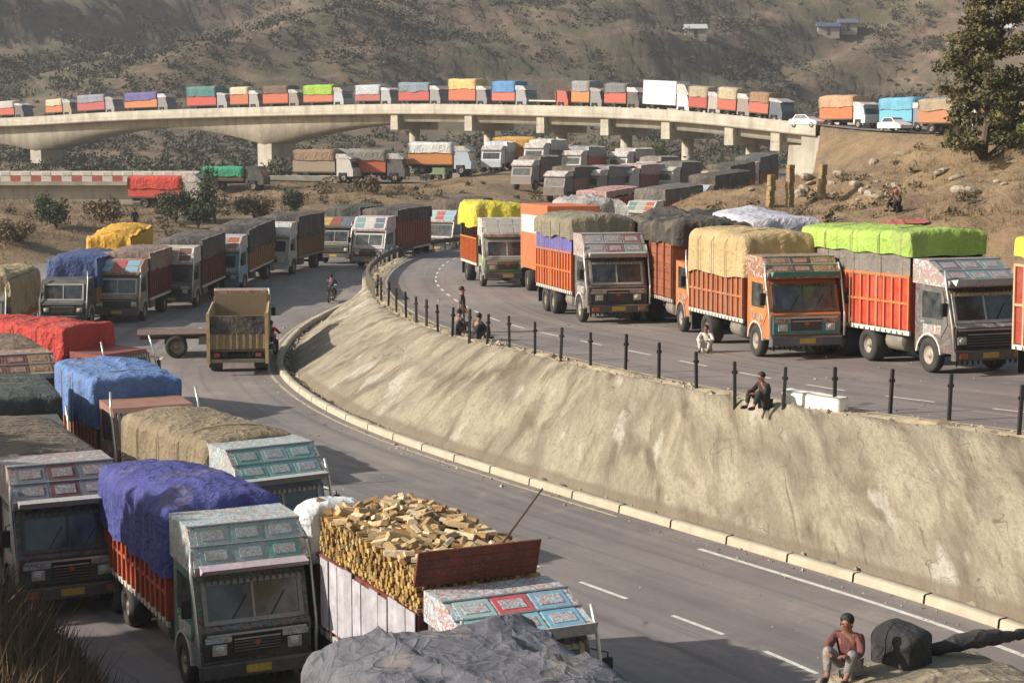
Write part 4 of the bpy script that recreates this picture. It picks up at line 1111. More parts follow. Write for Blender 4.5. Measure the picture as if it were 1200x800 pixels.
truck((2.1, 15.8), 24, 'truck under a crumpled grey tarpaulin at the bottom edge', Lb=6.0, side=(96, 84, 76), z_side=2.3, tarp=(104, 104, 112), tz=3.3, hem=1.6, wr=0.13, dome=0.15, rnd=0.3, cab=(120, 124, 130), pal='grey', crown=False, lod=0, group=QF, seed=39, fade=0.05, tarp_over=0.4, W=3.0)
mt = truck((8.4, 14.6), 24, 'truck with ribbed tan canvas roof at the lower right corner', Lb=6.2, side=(110, 90, 70), z_side=2.2, tarp=(158, 142, 116), tz=3.15, hem=1.9, wr=0.03, dome=0.3, rnd=0.35, stripes=0.8, cab=(120, 124, 130), pal='grey', crown=False, lod=0, group=QF, seed=40, fade=0.1, W=2.6)

# ------------------------------------------------------------------ queue on the bridge (photo columns x0..x1 of each body and cab)
def on_bridge(px):
    return float(np.interp(px, pxs, arc(BR)))
def bridge_pt(s):
    p = sub(BR, s, s+0.4)
    t = p[-1]-p[0]; a = math.atan2(t[1], t[0])
    q = p[0]+np.array([-math.sin(a), math.cos(a), 0])*1.95
    return q, a
BT = [ # x0, x1, body, cover, cab, z_side, tz, label
 (-8, 28, (205,80,50), (200,190,180), (150,150,155), 2.3, 3.3, 'orange truck with pale cover at the left end of the bridge'),
 (53, 84, (206,112,60), (205,190,160), (190,170,140), 2.2, 3.2, 'orange and cream truck behind a gap, second from the left on the bridge'),
 (90, 134, (190,70,76), (140,146,156), (205,205,205), 2.4, 3.5, 'pinkish red truck with grey cover on the left part of the bridge'),
 (145, 196, (214,120,50), (104,96,160), (195,195,200), 2.3, 3.4, 'orange truck with violet cover on the bridge'),
 (217, 265, (206,58,44), (70,128,124), (180,184,190), 2.5, 3.9, 'red truck with teal green cover on the bridge'),
 (267, 302, (200,100,54), (214,200,164), (205,205,205), 2.7, 3.6, 'orange brown truck with cream cover, right of the teal one on the bridge'),
 (305, 348, (200,84,40), (110,88,72), (200,180,180), 2.6, 3.6, 'orange truck with dark brown cover above the tall bridge pier'),
 (352, 400, (200,98,60), (150,188,52), (200,205,210), 2.2, 3.5, 'orange truck with lime green cover on the bridge'),
 (412, 455, (176,84,70), (186,190,196), (196,204,204), 2.1, 3.3, 'short truck with whitish cover right of the lime green one on the bridge'),
 (462, 512, (190,62,58), (120,138,150), (190,192,196), 2.4, 3.5, 'crimson truck with blue grey cover on the bridge'),
 (520, 566, (200,96,56), (226,186,110), (200,200,205), 2.7, 3.9, 'tall orange truck with sandy yellow cover on the bridge'),
 (570, 612, (205,98,80), (84,140,196), (180,184,188), 2.3, 3.6, 'coral truck with sky blue cover on the bridge'),
 (662, 699, (206,126,54), (150,148,150), (176,176,182), 2.6, 3.7, 'amber truck with grey cover behind the flatbed on the bridge'),
 (700, 742, (196,82,56), (118,118,118), (110,108,112), 2.5, 3.5, 'red orange truck with charcoal cover and dark cab, behind the white container truck'),
 (800, 836, (186,62,54), (176,160,130), (200,190,186), 2.4, 3.5, 'dark red truck with khaki cover, just ahead of the white container truck'),
 (838, 870, (196,84,58), (190,172,138), (190,170,160), 2.4, 3.6, 'terracotta truck with buff cover towards the right end of the bridge'),
 (872, 908, (198,92,66), (160,120,90), (110,130,160), 2.4, 3.4, 'orange truck with slate blue cab at the right end of the bridge'),
]
for k, (x0, x1, body, cov, cabc, zs, tz, lab) in enumerate(BT):
    cabc = tuple(int(v*(0.62+0.3*((k*37) % 10)/10)) for v in cabc); s0, s1 = on_bridge(x0), on_bridge(x1)
    Lt = min(max(s1-s0-0.3, 5.0), 9.5)
    p, a = bridge_pt(s1); p0, _ = bridge_pt(s1-Lt)
    truck((p[0], p[1]), math.degrees(math.atan2(p[0]-p0[0], -(p[1]-p0[1]))), lab, Lb=Lt-2.1, side=body, z_side=zs, tarp=cov, tz=tz, hem=zs-0.1, cab=cabc, pal=['white', 'grey', 'blue', 'teal', 'pink'][(k*3) % 5], lod=2, z=float(p[2]-0.565),
          pitch=-math.atan((p[2]-p0[2])/Lt), group='trucks queued on the bridge', seed=50+k, crown_z=3.0, fade=0.1, wr=0.06)
def bridge_truck(x0, x1, label, **kw):
    s1 = on_bridge(x1); Lt = s1-on_bridge(x0)-0.3
    p, a = bridge_pt(s1); p0, _ = bridge_pt(s1-Lt)
    return truck((p[0], p[1]), math.degrees(math.atan2(p[0]-p0[0], -(p[1]-p0[1]))), label, Lb=Lt-2.1, lod=2, z=float(p[2]-0.565), pitch=-math.atan((p[2]-p0[2])/Lt), group='trucks queued on the bridge', **kw)
bridge_truck(613, 660, 'empty white flatbed truck with red cab on the bridge', side=(214, 208, 200), style='flat', rib=(190, 110, 90), cab=(190, 70, 52), pal='rust', crown=False)
def green_mark():
    n = NT('faded_green_print'); v = n.noise(n.coord('Object', (1, 1, 2.2)), 1.3, 3, 0.6, 1.5)
    n.base(n.mix(n.ramp(v, [(0.50, g4(0)), (0.54, g4(1)), (0.58, g4(0))]), srgb(224, 224, 220), srgb(96, 160, 120))); n.rough(0.5)
    return n.m
bridge_truck(744, 800, 'white box container truck with green print on the bridge', side=(228, 228, 226), style='container', tz=4.0, cab=(226, 226, 224), pal='white', crown=True, crown_z=3.7, band=green_mark(), skirt=(220, 220, 216))

# ------------------------------------------------------------------ cars
def car(loc, rz, label, rgb=(225, 225, 222), group=None, name='car', scale=1.0):
    root = empty(name, loc, rz); root.scale = (scale,)*3
    tag(root, label, 'car', group)
    pm_ = paint(rgb, 0.3, 0.2)
    prof = [(-1.95, 0.35), (-2.0, 0.75), (-1.9, 0.95), (-1.2, 1.0), (-0.95, 1.02), (0.75, 1.0), (1.55, 0.86), (1.95, 0.68), (2.0, 0.35)]
    MB().prism(prof, -0.82, 0.82).build('body', pm_, root)
    c = MB().add([(-1.5, -0.76, 0.98), (0.95, -0.76, 0.96), (0.95, 0.76, 0.96), (-1.5, 0.76, 0.98), (-1.15, -0.62, 1.46), (0.2, -0.62, 1.48), (0.2, 0.62, 1.48), (-1.15, 0.62, 1.46)],
                 [(4, 5, 6, 7), (0, 1, 5, 4), (1, 2, 6, 5), (2, 3, 7, 6), (3, 0, 4, 7)]).build('cabin', pm_, root)
    MB().add([(0.86, -0.68, 1.01), (0.86, 0.68, 1.01), (0.27, 0.58, 1.44), (0.27, -0.58, 1.44)], [(0, 1, 2, 3)]).build('windscreen', glass(), c)
    for s in (-1, 1):
        MB().add([(-1.3, s*0.765, 1.03), (0.7, s*0.765, 1.02), (0.16, s*0.65, 1.42), (-1.05, s*0.65, 1.42)], [(0, 1, 2, 3)]).build('window', glass(), c)
        for x in (-1.25, 1.25): wheel(root, x, s*0.72, 0.31, 0.2, (170, 170, 170), 12)
        MB().bbox(1.9, 2.01, s*0.58-0.2, s*0.58+0.2, 0.58, 0.72, 0.02).build('headlight', CHROME(), root)
    return root
def ap_pt(s, off):
    p = sub(AP, s, s+0.5); t = p[-1]-p[0]; a = math.atan2(t[1], t[0])
    return (p[0][0]-math.sin(a)*off, p[0][1]+math.cos(a)*off, float(p[0][2])+0.03), a
p, a = bridge_pt(on_bridge(938)); car((p[0]+math.sin(a)*1.2, p[1]-math.cos(a)*1.2, p[2]-0.565), a, 'white car ahead of the slate blue cab at the end of the bridge')
p, a = ap_pt(14.0, -0.6); car(p, a, 'white car on the dirt apron beyond the bridge end', scale=1.0)
# queue on the approach
QA = 'trucks on the road beyond the bridge end'
for s, off, body, cov, cabc, lab in (
    (6.5, 2.6, (214, 104, 50), (190, 150, 110), (226, 226, 224), 'orange truck with white cab just off the bridge'),
    (15.5, 3.2, (90, 180, 205), (96, 170, 200), (120, 130, 150), 'cyan covered truck beyond the bridge end'),
    (25.0, 3.0, (208, 88, 56), (120, 134, 146), (170, 172, 176), 'red truck with grey blue cover, right of the cyan one'),
    (34.0, 3.0, (214, 96, 50), (176, 160, 110), (130, 150, 150), 'orange truck with straw cover, last before the hill hides the road'),
    (20.0, 6.4, (150, 90, 80), (126, 140, 156), (150, 150, 150), 'truck with dull blue cover in the row behind the red one'),
    (30.0, 6.6, (170, 90, 70), (136, 142, 150), (150, 150, 150), 'truck with pale slate cover in the back row beyond the bridge'),
    (44.0, 3.6, (150, 96, 92), (150, 120, 116), (160, 150, 150), 'truck with dusty rose cover at the foot of the tall tree')):
    p, a = ap_pt(s, off)
    truck((p[0], p[1]), math.degrees(a)+90, lab, Lb=5.6, side=body, z_side=2.5, tarp=cov, tz=3.6, hem=2.4, cab=cabc, pal='white', lod=2, z=p[2], pitch=0.0, group=QA, seed=int(80+s), crown_z=3.0, fade=0.1, wr=0.08)

for k, (s, off, body, cov, cabc, lab) in enumerate((
    (11.0, 6.2, (150, 110, 90), (110, 120, 134), (150, 150, 150), 'truck with steel blue cover half hidden behind the cyan one'),
    (27.0, -0.4, (190, 120, 70), (170, 150, 120), (190, 190, 186), 'truck with beige cover in front of the red one beyond the bridge'),
    (35.0, -0.2, (206, 92, 52), (140, 130, 110), (120, 140, 150), 'orange truck with olive cover by the apron edge beyond the bridge'),
    (42.5, -0.1, (190, 150, 130), (150, 150, 156), (210, 206, 200), 'pale truck at the edge of the apron left of the tall tree'),
    (38.0, 6.8, (160, 80, 60), (110, 124, 140), (150, 150, 150), 'truck with denim blue cover in the back row near the tall tree'))):
    p, a = ap_pt(s, off)
    truck((p[0], p[1]), math.degrees(a)+90+(-12, 14, 6, -8, 4)[k], lab, Lb=5.0, side=body, z_side=2.5, tarp=cov, tz=3.5, hem=2.4, cab=cabc, pal='grey', lod=2, z=p[2], pitch=0.0, group=QA, seed=int(140+k), crown_z=3.0, fade=0.1, wr=0.08, scale=0.95)

# ------------------------------------------------------------------ traffic on the far road under the bridge
QG = 'vehicles on the far road under the bridge'
for k, (px, Y, a, body, cov, cabc, lab) in enumerate((
    (420, 188, 70, (150, 130, 110), (150, 120, 92), (205, 200, 190), 'brown covered truck left of the others under the bridge'),
    (478, 189, 80, (206, 88, 46), (140, 134, 124), (90, 90, 92), 'orange truck with grey cover under the bridge'),
    (512, 194, -20, (190, 150, 60), (170, 80, 66), (130, 160, 110), 'yellow green truck with red cover facing the camera under the bridge'),
    (556, 190, 75, (214, 130, 54), (222, 220, 216), (190, 205, 220), 'orange truck with white cover under the bridge'),
    (575, 197, -15, (170, 170, 176), (200, 204, 210), (215, 220, 226), 'pale blue and white truck facing the camera under the bridge'),
    (602, 203, -18, (200, 200, 196), (205, 205, 200), (222, 222, 218), 'white truck beside a bridge column'),
    (650, 203, 80, (206, 120, 50), (216, 160, 70), (200, 196, 190), 'amber yellow truck under the middle of the bridge'),
    (694, 205, 78, (180, 96, 76), (170, 130, 110), (205, 200, 196), 'dusty pink truck under the middle of the bridge'),
    (648, 172, -30, (140, 100, 76), (90, 80, 74), (110, 96, 90), 'tan truck with dark cover in front of the far road traffic'),
    (688, 176, -34, (110, 100, 98), (132, 124, 122), (150, 140, 138), 'grey covered truck joining the bend below the bridge'),
    (530, 206, -10, (176, 90, 60), (120, 130, 120), (170, 170, 166), 'rust truck with moss cover behind the yellow green one'),
    (624, 192, -24, (150, 130, 110), (196, 190, 180), (210, 206, 200), 'cream covered truck facing the camera in the middle under the bridge'),
    (668, 192, -26, (186, 84, 60), (150, 150, 150), (190, 180, 170), 'brick red truck with ash cover under the middle of the bridge'),
    (722, 196, -30, (130, 120, 116), (176, 170, 164), (205, 200, 196), 'grey and white truck right of the dusty pink one'),
    (752, 192, -30, (150, 100, 80), (130, 120, 112), (160, 156, 150), 'brown truck with taupe cover near the right bridge columns'),
    (610, 178, -26, (120, 90, 76), (110, 98, 90), (140, 130, 124), 'umber truck left of the tan truck with dark cover'),
    (726, 180, -34, (140, 60, 54), (180, 150, 146), (200, 190, 188), 'truck with rosy grey cover and red body above the bend'),
    (455, 199, 60, (140, 110, 90), (176, 166, 150), (190, 190, 186), 'stone coloured truck behind the orange one with grey cover'),
    (775, 184, -32, (84, 78, 76), (100, 96, 94), (190, 188, 184), 'charcoal covered truck with pale cab below the right bridge span'))):
    X = (px-600)/FPX*Y
    truck((X, Y), a, lab, Lb=5.0, side=body, z_side=2.4, tarp=cov, tz=3.4, hem=2.3, cab=cabc, pal='white', lod=2, z=ground(X, Y)+0.13, pitch=0.0, group=QG, seed=100+k, crown_z=3.0, fade=0.1, wr=0.08)
X, Y, Z = hit(216, 246)
truck((X+2, Y+1.0), 80, 'bright red covered truck half hidden by bushes at the small bridge', Lb=5.2, side=(214, 56, 40), z_side=2.2, tarp=(220, 66, 50), tz=3.0, hem=1.9, cab=(190, 180, 170), pal='white', lod=2, z=Z, pitch=0.0, group=QG, seed=120, fade=0.02)
X, Y, Z = hit(294, 224)
truck((X+1.6, Y+0.6), 80, 'truck with emerald green cover near the pale roadside wall', Lb=4.6, side=(96, 66, 52), z_side=1.7, tarp=(50, 160, 116), tz=2.4, hem=1.5, cab=(60, 64, 62), pal='dark', crown=False, lod=2, z=Z, pitch=0.0, group=QG, seed=121, fade=0.02)
# sheds on the far hill
for px, py, w_, rgb, lab in ((815, 36, 5.0, (196, 196, 200), 'small white shed on the far hillside'), (970, 34, 5.5, (70, 86, 120), 'small blue roofed shed on the far hillside'), (993, 29, 4.5, (92, 100, 122), 'slate roofed hut beside the blue shed on the far hillside'), (1181, 36, 2.4, (220, 220, 216), 'tiny white hut behind the tree top')):
    X, Y, Z = hit(px, py+6, 250, 900)
    sh = empty('hill_shed', (X, Y, Z)); tag(sh, lab, 'shed')
    MB().box(-w_/2, w_/2, -1.5, 1.5, -1.5, 1.5).build('wall', paint((170, 160, 150), 0.8, 0.3), sh)
    MB().prism([(-w_/2-0.3, 1.45), (w_/2+0.3, 1.45), (w_/2+0.3, 1.6), (-w_/2-0.3, 1.6)], -2.0, 0.1).build('eaves', paint(rgb, 0.6, 0.2), sh)
    MB().add([(-w_/2-0.3, -2.0, 1.45), (w_/2+0.3, -2.0, 1.45), (w_/2+0.3, 0.2, 2.7), (-w_/2-0.3, 0.2, 2.7), (w_/2+0.3, 2.0, 1.5), (-w_/2-0.3, 2.0, 1.5)], [(0, 1, 2, 3), (3, 2, 4, 5), (1, 4, 2), (0, 3, 5)]).build('roof', paint(rgb, 0.6, 0.2), sh)
    MB().box(-0.5, 0.4, -1.53, -1.5, -0.6, 1.2).build('door', paint((80, 70, 62)), sh)

# ------------------------------------------------------------------ vegetation
def leafmat(name, cols, trans=0.0):
    n = NT(name)
    g = n.n('ShaderNodeNewGeometry')
    f = n.noise(n.world(), 0.8, 4, 0.6)
    col = n.ramp(g.outputs['Random Per Island'], [(i/max(1, len(cols)-1), srgb(*c)) for i, c in enumerate(cols)])
    n.base(n.mix(n.ramp(f, [(0.3, g4(0)), (0.75, g4(0.6))]), col, srgb(*cols[0]))); n.rough(0.8)
    return n.m
def leaf_tris(C, size, jitter=1.0, up=0.3):
    n = len(C)
    a = rng.normal(size=(n, 3)); a /= np.linalg.norm(a, axis=1)[:, None]
    b = rng.normal(size=(n, 3)); b[:, 2] += up; b -= (b*a).sum(1)[:, None]*a; b /= np.linalg.norm(b, axis=1)[:, None]
    s = size*np.exp(rng.normal(0, 0.3, n))[:, None]
    return np.stack([C-a*s*0.45, C+a*s*0.45, C+b*s], 1)
def blob_pts(n, c, r, shell=0.55):
    d = rng.normal(size=(n, 3)); d /= np.linalg.norm(d, axis=1)[:, None]
    return np.array(c) + d*np.array(r)*(shell+(1-shell)*rng.random((n, 1)))**0.8

SCRUB = leafmat('far_scrub_leaf', [(40, 42, 30), (58, 58, 40), (80, 70, 48), (48, 50, 36), (92, 78, 54)])
# far hillside scrub (uncountable)
nS = 15000
px_ = rng.uniform(-200, 1400, nS); Yf = 300+280*rng.random(nS)**0.8
Xf = (px_-600)/FPX*Yf
cl = snoise(np.stack([Xf, Yf, np.zeros(nS)], 1), 41, 0.008, 0.03)
keep = rng.random(nS) < np.clip(0.42+0.5*cl-0.22*(px_ > 620)+0.25*(px_ < 420), 0.06, 0.95)
Xf, Yf = Xf[keep], Yf[keep]; Zf = terrain(Xf, Yf)
T = []
for x, y, z in zip(Xf, Yf, Zf):
    r = 0.5+2.6*random.random()**2.5; k = int(34*r)
    T.append(leaf_tris(blob_pts(k, (x, y, z+r*0.45), (r, r, r*0.75), 0.3), 0.42))
tag(new_obj('hillside_scrub', tri_mesh('hillside_scrub', np.concatenate(T), SCRUB)), 'grey green scrub scattered over the far hillside', 'scrub', kind='stuff')
# scrub in the valley round the bridge
nS = 420
Xf = rng.uniform(-95, 60, nS); Yf = rng.uniform(202, 330, nS)
ok = (np.abs(nearest(AP, Xf, Yf)[0]) > 12) & (np.abs(nearest(UP, Xf, Yf)[0]-5) > 10)
Xf, Yf = Xf[ok], Yf[ok]; Zf = terrain(Xf, Yf); T = []
for x, y, z in zip(Xf, Yf, Zf):
    r = random.uniform(0.8, 2.4); k = int(70*r)
    T.append(leaf_tris(blob_pts(k, (x, y, z+r*0.5), (r, r, r*0.85), 0.3), 0.38))
tag(new_obj('valley_scrub', tri_mesh('valley_scrub', np.concatenate(T), leafmat('valley_leaf', [(50, 54, 42), (70, 74, 50), (88, 82, 58), (60, 62, 48)]))), 'dark scrub filling the valley below the bridge', 'scrub', kind='stuff')

def shrub(loc, r, h, label, cols, name='shrub', n=420, group=None, leaf=0.22):
    root = empty(name, loc); tag(root, label, 'shrub', group)
    st = MB()
    for k in range(6):
        a = random.uniform(0, 6.28); q = random.uniform(0.2, 0.6)*r
        st.tube([(0, 0, -0.1), (math.cos(a)*q*0.4, math.sin(a)*q*0.4, h*0.4), (math.cos(a)*q, math.sin(a)*q, h*0.8)], [0.05, 0.035, 0.012], 5)
    st.build('stem', plain('twig_bark', (84, 70, 56), 0.9), root)
    C = []
    for k in range(8):
        c = (random.uniform(-.6, .6)*r, random.uniform(-.6, .6)*r, random.uniform(0.3, 0.8)*h)
        C.append(blob_pts(n//8, c, (r*0.5, r*0.5, h*0.3), 0.1))
    new_obj('foliage', tri_mesh('foliage', leaf_tris(np.concatenate(C), leaf), leafmat('shrub_leaf', cols)), root)
    return root
GRN = [(46, 58, 36), (64, 74, 44), (82, 86, 52)]; DRY = [(96, 80, 56), (124, 104, 70), (82, 72, 50)]
for px, py, r, h, lab, cols in (
    (252, 262, 1.9, 5.0, 'tall dark green bush right of the red truck by the small bridge', GRN),
    (206, 262, 1.8, 3.0, 'round dark green bush in front of the red truck', GRN),
    (66, 268, 1.7, 2.8, 'dark green bush under the small bridge', GRN),
    (232, 268, 1.3, 2.0, 'low olive bush between two dark green bushes', GRN),
    (345, 250, 1.5, 2.0, 'olive grey bush on the slope behind the white and mint cab', [(74, 76, 56), (92, 88, 64), (70, 66, 50)]),
    (300, 262, 1.8, 2.2, 'dry brown bush above the amber bodied truck', DRY),
    (120, 262, 1.6, 2.0, 'dry tan bush below the small bridge girder', DRY),
    (20, 285, 1.6, 1.6, 'low dry bush at the left edge below the small bridge', DRY),
    (430, 228, 1.4, 1.7, 'pale dry bush below the brown covered truck', DRY),
    (150, 300, 0.9, 1.1, 'small dry bush behind the maroon truck', DRY),
    (775, 195, 2.6, 3.6, 'bright olive bush under the right span of the bridge', [(70, 80, 44), (94, 98, 54), (84, 82, 48)]),
    (870, 178, 2.2, 2.8, 'olive bush beside the bridge abutment', [(70, 76, 46), (90, 92, 56), (78, 74, 46)])):
    X, Y, Z = hit(px, py)
    shrub((X, Y, Z), r, h, lab, cols, n=1900, leaf=0.17)

def grass_tris(X, Y, Z, h, blades, spread=0.12):
    n = len(X)*blades
    x = np.repeat(X, blades)+rng.normal(0, spread, n); y = np.repeat(Y, blades)+rng.normal(0, spread, n); z = np.repeat(Z, blades)-0.04
    hh = np.repeat(h, blades)*rng.uniform(0.5, 1.1, n)
    a = rng.uniform(0, 6.28, n); wd = 0.012+0.02*hh
    lx, ly = rng.normal(0, 0.35, n)*hh, rng.normal(0, 0.35, n)*hh
    return np.stack([np.stack([x-np.cos(a)*wd, y-np.sin(a)*wd, z], 1), np.stack([x+np.cos(a)*wd, y+np.sin(a)*wd, z], 1), np.stack([x+lx, y+ly, z+hh], 1)], 1)
DRYG = leafmat('dry_grass_blade', [(116, 94, 64), (146, 122, 82), (102, 82, 58), (132, 108, 72), (92, 80, 56)])
# right hill
n = 15000
X = rng.uniform(8, 62, n); Y = rng.uniform(48, 165, n)
du = nearest(UP, X, Y)[0]; ok = (du > RW_U+0.6)
X, Y = X[ok], Y[ok]; ok = snoise(np.stack([X, Y, 0*X], 1), 51, 0.05, 0.3) > -0.5; X, Y = X[ok], Y[ok]
tag(new_obj('hill_grass', tri_mesh('hill_grass', grass_tris(X, Y, terrain(X, Y), rng.uniform(0.12, 0.42, len(X)), 9), DRYG)), 'short dry tan grass on the right hillside', 'grass', kind='stuff')
# brush on the right hill
n = 900
X = rng.uniform(9, 55, n); Y = rng.uniform(56, 160, n)
du = nearest(UP, X, Y)[0]; ok = (du > RW_U+1.5) & (snoise(np.stack([X, Y, 0*X], 1), 57, 0.03, 0.12) > 0.1) & (np.abs(nearest(APC, X, Y)[0]) > 9); X, Y = X[ok], Y[ok]; Z = terrain(X, Y); T = []
for x, y, z in zip(X, Y, Z):
    r = random.uniform(0.18, 0.6); T.append(leaf_tris(blob_pts(int(70*r)+10, (x, y, z+r*0.4), (r, r, r*0.7), 0.2), 0.14))
tag(new_obj('hill_brush', tri_mesh('hill_brush', np.concatenate(T), leafmat('dry_brush_leaf', [(84, 70, 46), (110, 92, 60), (70, 66, 42), (96, 76, 52)]))), 'low dry brush dotted over the right hillside', 'brush', kind='stuff')
# middle bank beyond the lower queue
n = 15000
X = rng.uniform(-60, 20, n); Y = rng.uniform(112, 186, n)
dl = nearest(LO, X, Y)[0]; ok = (-dl > RW_L+0.8) & (np.abs(nearest(FR, X, Y)[0]+4) > 5.5); X, Y = X[ok], Y[ok]
tag(new_obj('bank_grass', tri_mesh('bank_grass', grass_tris(X, Y, terrain(X, Y), rng.uniform(0.15, 0.55, len(X)), 8, 0.2), leafmat('bank_grass_blade', [(110, 88, 62), (140, 112, 76), (96, 78, 56), (84, 78, 54)]))), 'dry brown grass and weeds on the middle bank', 'grass', kind='stuff')
# tall dry weeds on the bank at the lower left
n = 5200
X = rng.uniform(-14, -5.5, n); Y = rng.uniform(22, 36, n)
Z = terrain(X, Y); ok = Z > 0.05; X, Y, Z = X[ok], Y[ok], Z[ok]
tag(new_obj('roadside_weeds', tri_mesh('roadside_weeds', grass_tris(X, Y, Z, rng.uniform(0.3, 1.0, len(X)), 12, 0.16), leafmat('tall_weed_blade', [(92, 72, 50), (120, 96, 62), (78, 64, 46), (104, 80, 54)]))), 'tall dry brown weeds on the shaded bank at the lower left', 'weeds', kind='stuff')

def tree(loc, h, label, cols, crown_r=3.0, clumps=36, leaf=0.28, per=230, lean=(0.3, 0), seed=1, low=0.2, name='tree', thin=1.0):
    rr = random.Random(seed)
    root = empty(name, loc); tag(root, label, 'tree')
    tr = MB(); top = Vector((lean[0], lean[1], h*0.92))
    spine = [Vector((0, 0, -0.4)), Vector((lean[0]*0.2+0.1, 0, h*0.25)), Vector((lean[0]*0.5-0.12, 0.1, h*0.55)), top]
    tr.tube(spine, [0.24, 0.19, 0.12, 0.03], 8)
    ends = []
    for k in range(clumps):
        t = low+(1-low)*(k/clumps); i = min(2, int(t*3)); f = t*3-i
        b = spine[i].lerp(spine[i+1], f); a = rr.uniform(0, 6.28)
        ln = crown_r*(1.05-0.62*t)*rr.uniform(0.35, 1.0)
        e = b+Vector((math.cos(a)*ln, math.sin(a)*ln, rr.uniform(0.1, 0.55)*ln+0.15))
        mid_ = b.lerp(e, 0.5)+Vector((0, 0, 0.1*ln))
        tr.tube([b, mid_, e], [0.075*(1.1-t), 0.045*(1.1-t)+0.008, 0.008], 5)
        ends.append((mid_, 0.5)); ends.append((e, 0.8))
    tr.build('trunk', plain('tree_bark', (88, 74, 60), 0.9, 0, 0.3, 5, 0.4), root)
    C = [blob_pts(int(per*s*rr.uniform(0.6, 1.1)), tuple(e), (0.62*thin*s+0.15, 0.62*thin*s+0.15, 0.42*thin*s+0.1), 0.05) for e, s in ends]
    new_obj('crown', tri_mesh('crown', leaf_tris(np.concatenate(C), leaf), leafmat('tree_leaf', cols)), root)
    return root
X, Y = 24.6, 92.0; Z = ground(X, Y)
tree((X, Y, Z), 9.5, 'tall loose leaved tree on the hill at the upper right', [(70, 68, 36), (96, 90, 48), (116, 102, 56), (84, 76, 46), (62, 64, 38)], crown_r=3.2, clumps=90, leaf=0.16, per=260, lean=(0.6, 0), seed=5, low=0.05)
X, Y = 26.2, 87.0; Z = ground(X, Y)
tree((X+0.7, Y, Z), 4.2, 'small yellow green tree at the right edge', [(96, 104, 36), (126, 130, 50), (80, 90, 36)], crown_r=2.0, clumps=18, leaf=0.24, per=110, seed=6)
# roadside trees on the near left bank, outside the frame: they shade the lower left corner
for k, (x, y, h_) in enumerate(((-21, 29, 7.6), (-21.5, 35.5, 8.0), (-20.5, 23, 7.2))):
    tree((x, y, ground(x, y)), h_, ['broad leafy tree on the near left bank, middle of the row', 'broad leafy tree on the near left bank, farthest of the row', 'broad leafy tree on the near left bank, nearest of the row'][k], GRN, crown_r=4.4, clumps=60, leaf=0.5, per=200, seed=20+k, low=0.25, thin=1.5)

# ------------------------------------------------------------------ stones and posts on the right hill
def stone_mesh(seed, r):
    b = MB().ellipsoid((0, 0, 0), (r, r*0.8, r*0.6), 9, 6)
    P = np.array(b.v); P *= (1+0.22*snoise(P/r, seed, 0.2, 0.7))[:, None]
    b.v = [tuple(p) for p in P]; return b
STONE = plain('pale_rock', (150, 138, 120), 0.95, 0, 0.3, 4, 0.5)
sm_ = [stone_mesh(60+k, 0.4).mesh('rock', STONE) for k in range(5)]
for k in range(46):
    px = random.gauss(965, 55) if k < 26 else random.uniform(860, 1190); py = random.uniform(172, 238)
    X, Y, Z = hit(px, py)
    if nearest(UP, np.array([X]), np.array([Y]))[0][0] < RW_U+1 or Y > 165: continue
    o = new_obj('rock', sm_[k % 5]); s = random.uniform(0.35, 1.25); o.scale = (s, s*random.uniform(.7, 1.2), s*random.uniform(.6, 1.1))
    o.location = (X, Y, Z+0.05*s); o.rotation_euler = (random.uniform(-.3, .3), random.uniform(-.3, .3), random.uniform(0, 6))
    tag(o, 'pale grey rock lying on the brown right hillside', 'rock', 'rocks on the right hillside')
for px, py, h_, lab in ((902, 243, 1.5, 'short yellowish stone pillar, leftmost on the right hillside'), (925, 242, 2.3, 'tall yellowish stone pillar, middle one on the right hillside'), (963, 232, 1.9, 'yellowish stone pillar, rightmost of three on the right hillside')):
    X, Y, Z = hit(px, py)
    b = MB(); z = -0.3; w_ = 0.19
    while z < h_:
        hh = random.uniform(0.2, 0.34); j = random.uniform(-.03, .03)
        b.bbox(-w_+j, w_+j, -w_-j, w_-j, z, z+hh-0.015, 0.03); z += hh
    o = b.build('stone_pillar', plain('ochre_stone', (140, 118, 82), 0.95, 0, 0.3, 5, 0.5)); o.location = (X, Y, Z); o.rotation_euler = (0.04, random.uniform(-.05, .05), 0.4)
    tag(o, lab, 'pillar')

# rubble along the crest and foot of the slope, grit and litter on the roads
def bits(C, r):
    n = len(C); base = np.array([[1, 0, 0], [-.5, .87, 0], [-.5, -.87, 0], [0, 0, 1.0]])
    a = rng.uniform(0, 6.28, n); s = r*np.exp(rng.normal(0, 0.45, n))
    P = base[None]*np.stack([s*rng.uniform(.6, 1.3, n), s*rng.uniform(.6, 1.3, n), s*rng.uniform(.4, .9, n)], 1)[:, None, :]
    ca, sa = np.cos(a)[:, None], np.sin(a)[:, None]
    Q = np.stack([P[..., 0]*ca-P[..., 1]*sa, P[..., 0]*sa+P[..., 1]*ca, P[..., 2]], -1)+C[:, None, :]
    return np.concatenate([Q[:, [0, 1, 3]], Q[:, [1, 2, 3]], Q[:, [2, 0, 3]]])
def along(path, n, o0, o1, y0, y1, dz):
    i = np.nonzero((path[:, 1] > y0) & (path[:, 1] < y1))[0]; k = rng.choice(i, n)
    t = np.gradient(path[:, :2], axis=0)[k]; t /= np.linalg.norm(t, axis=1)[:, None]; o = rng.uniform(o0, o1, n); u_ = rng.uniform(-.5, .5, n)
    return np.stack([path[k, 0]+t[:, 1]*o+t[:, 0]*u_, path[k, 1]-t[:, 0]*o+t[:, 1]*u_, path[k, 2]+dz], 1)
RUB = leafmat('rubble_grit', [(150, 136, 112), (118, 104, 84), (176, 164, 140), (94, 82, 68)])
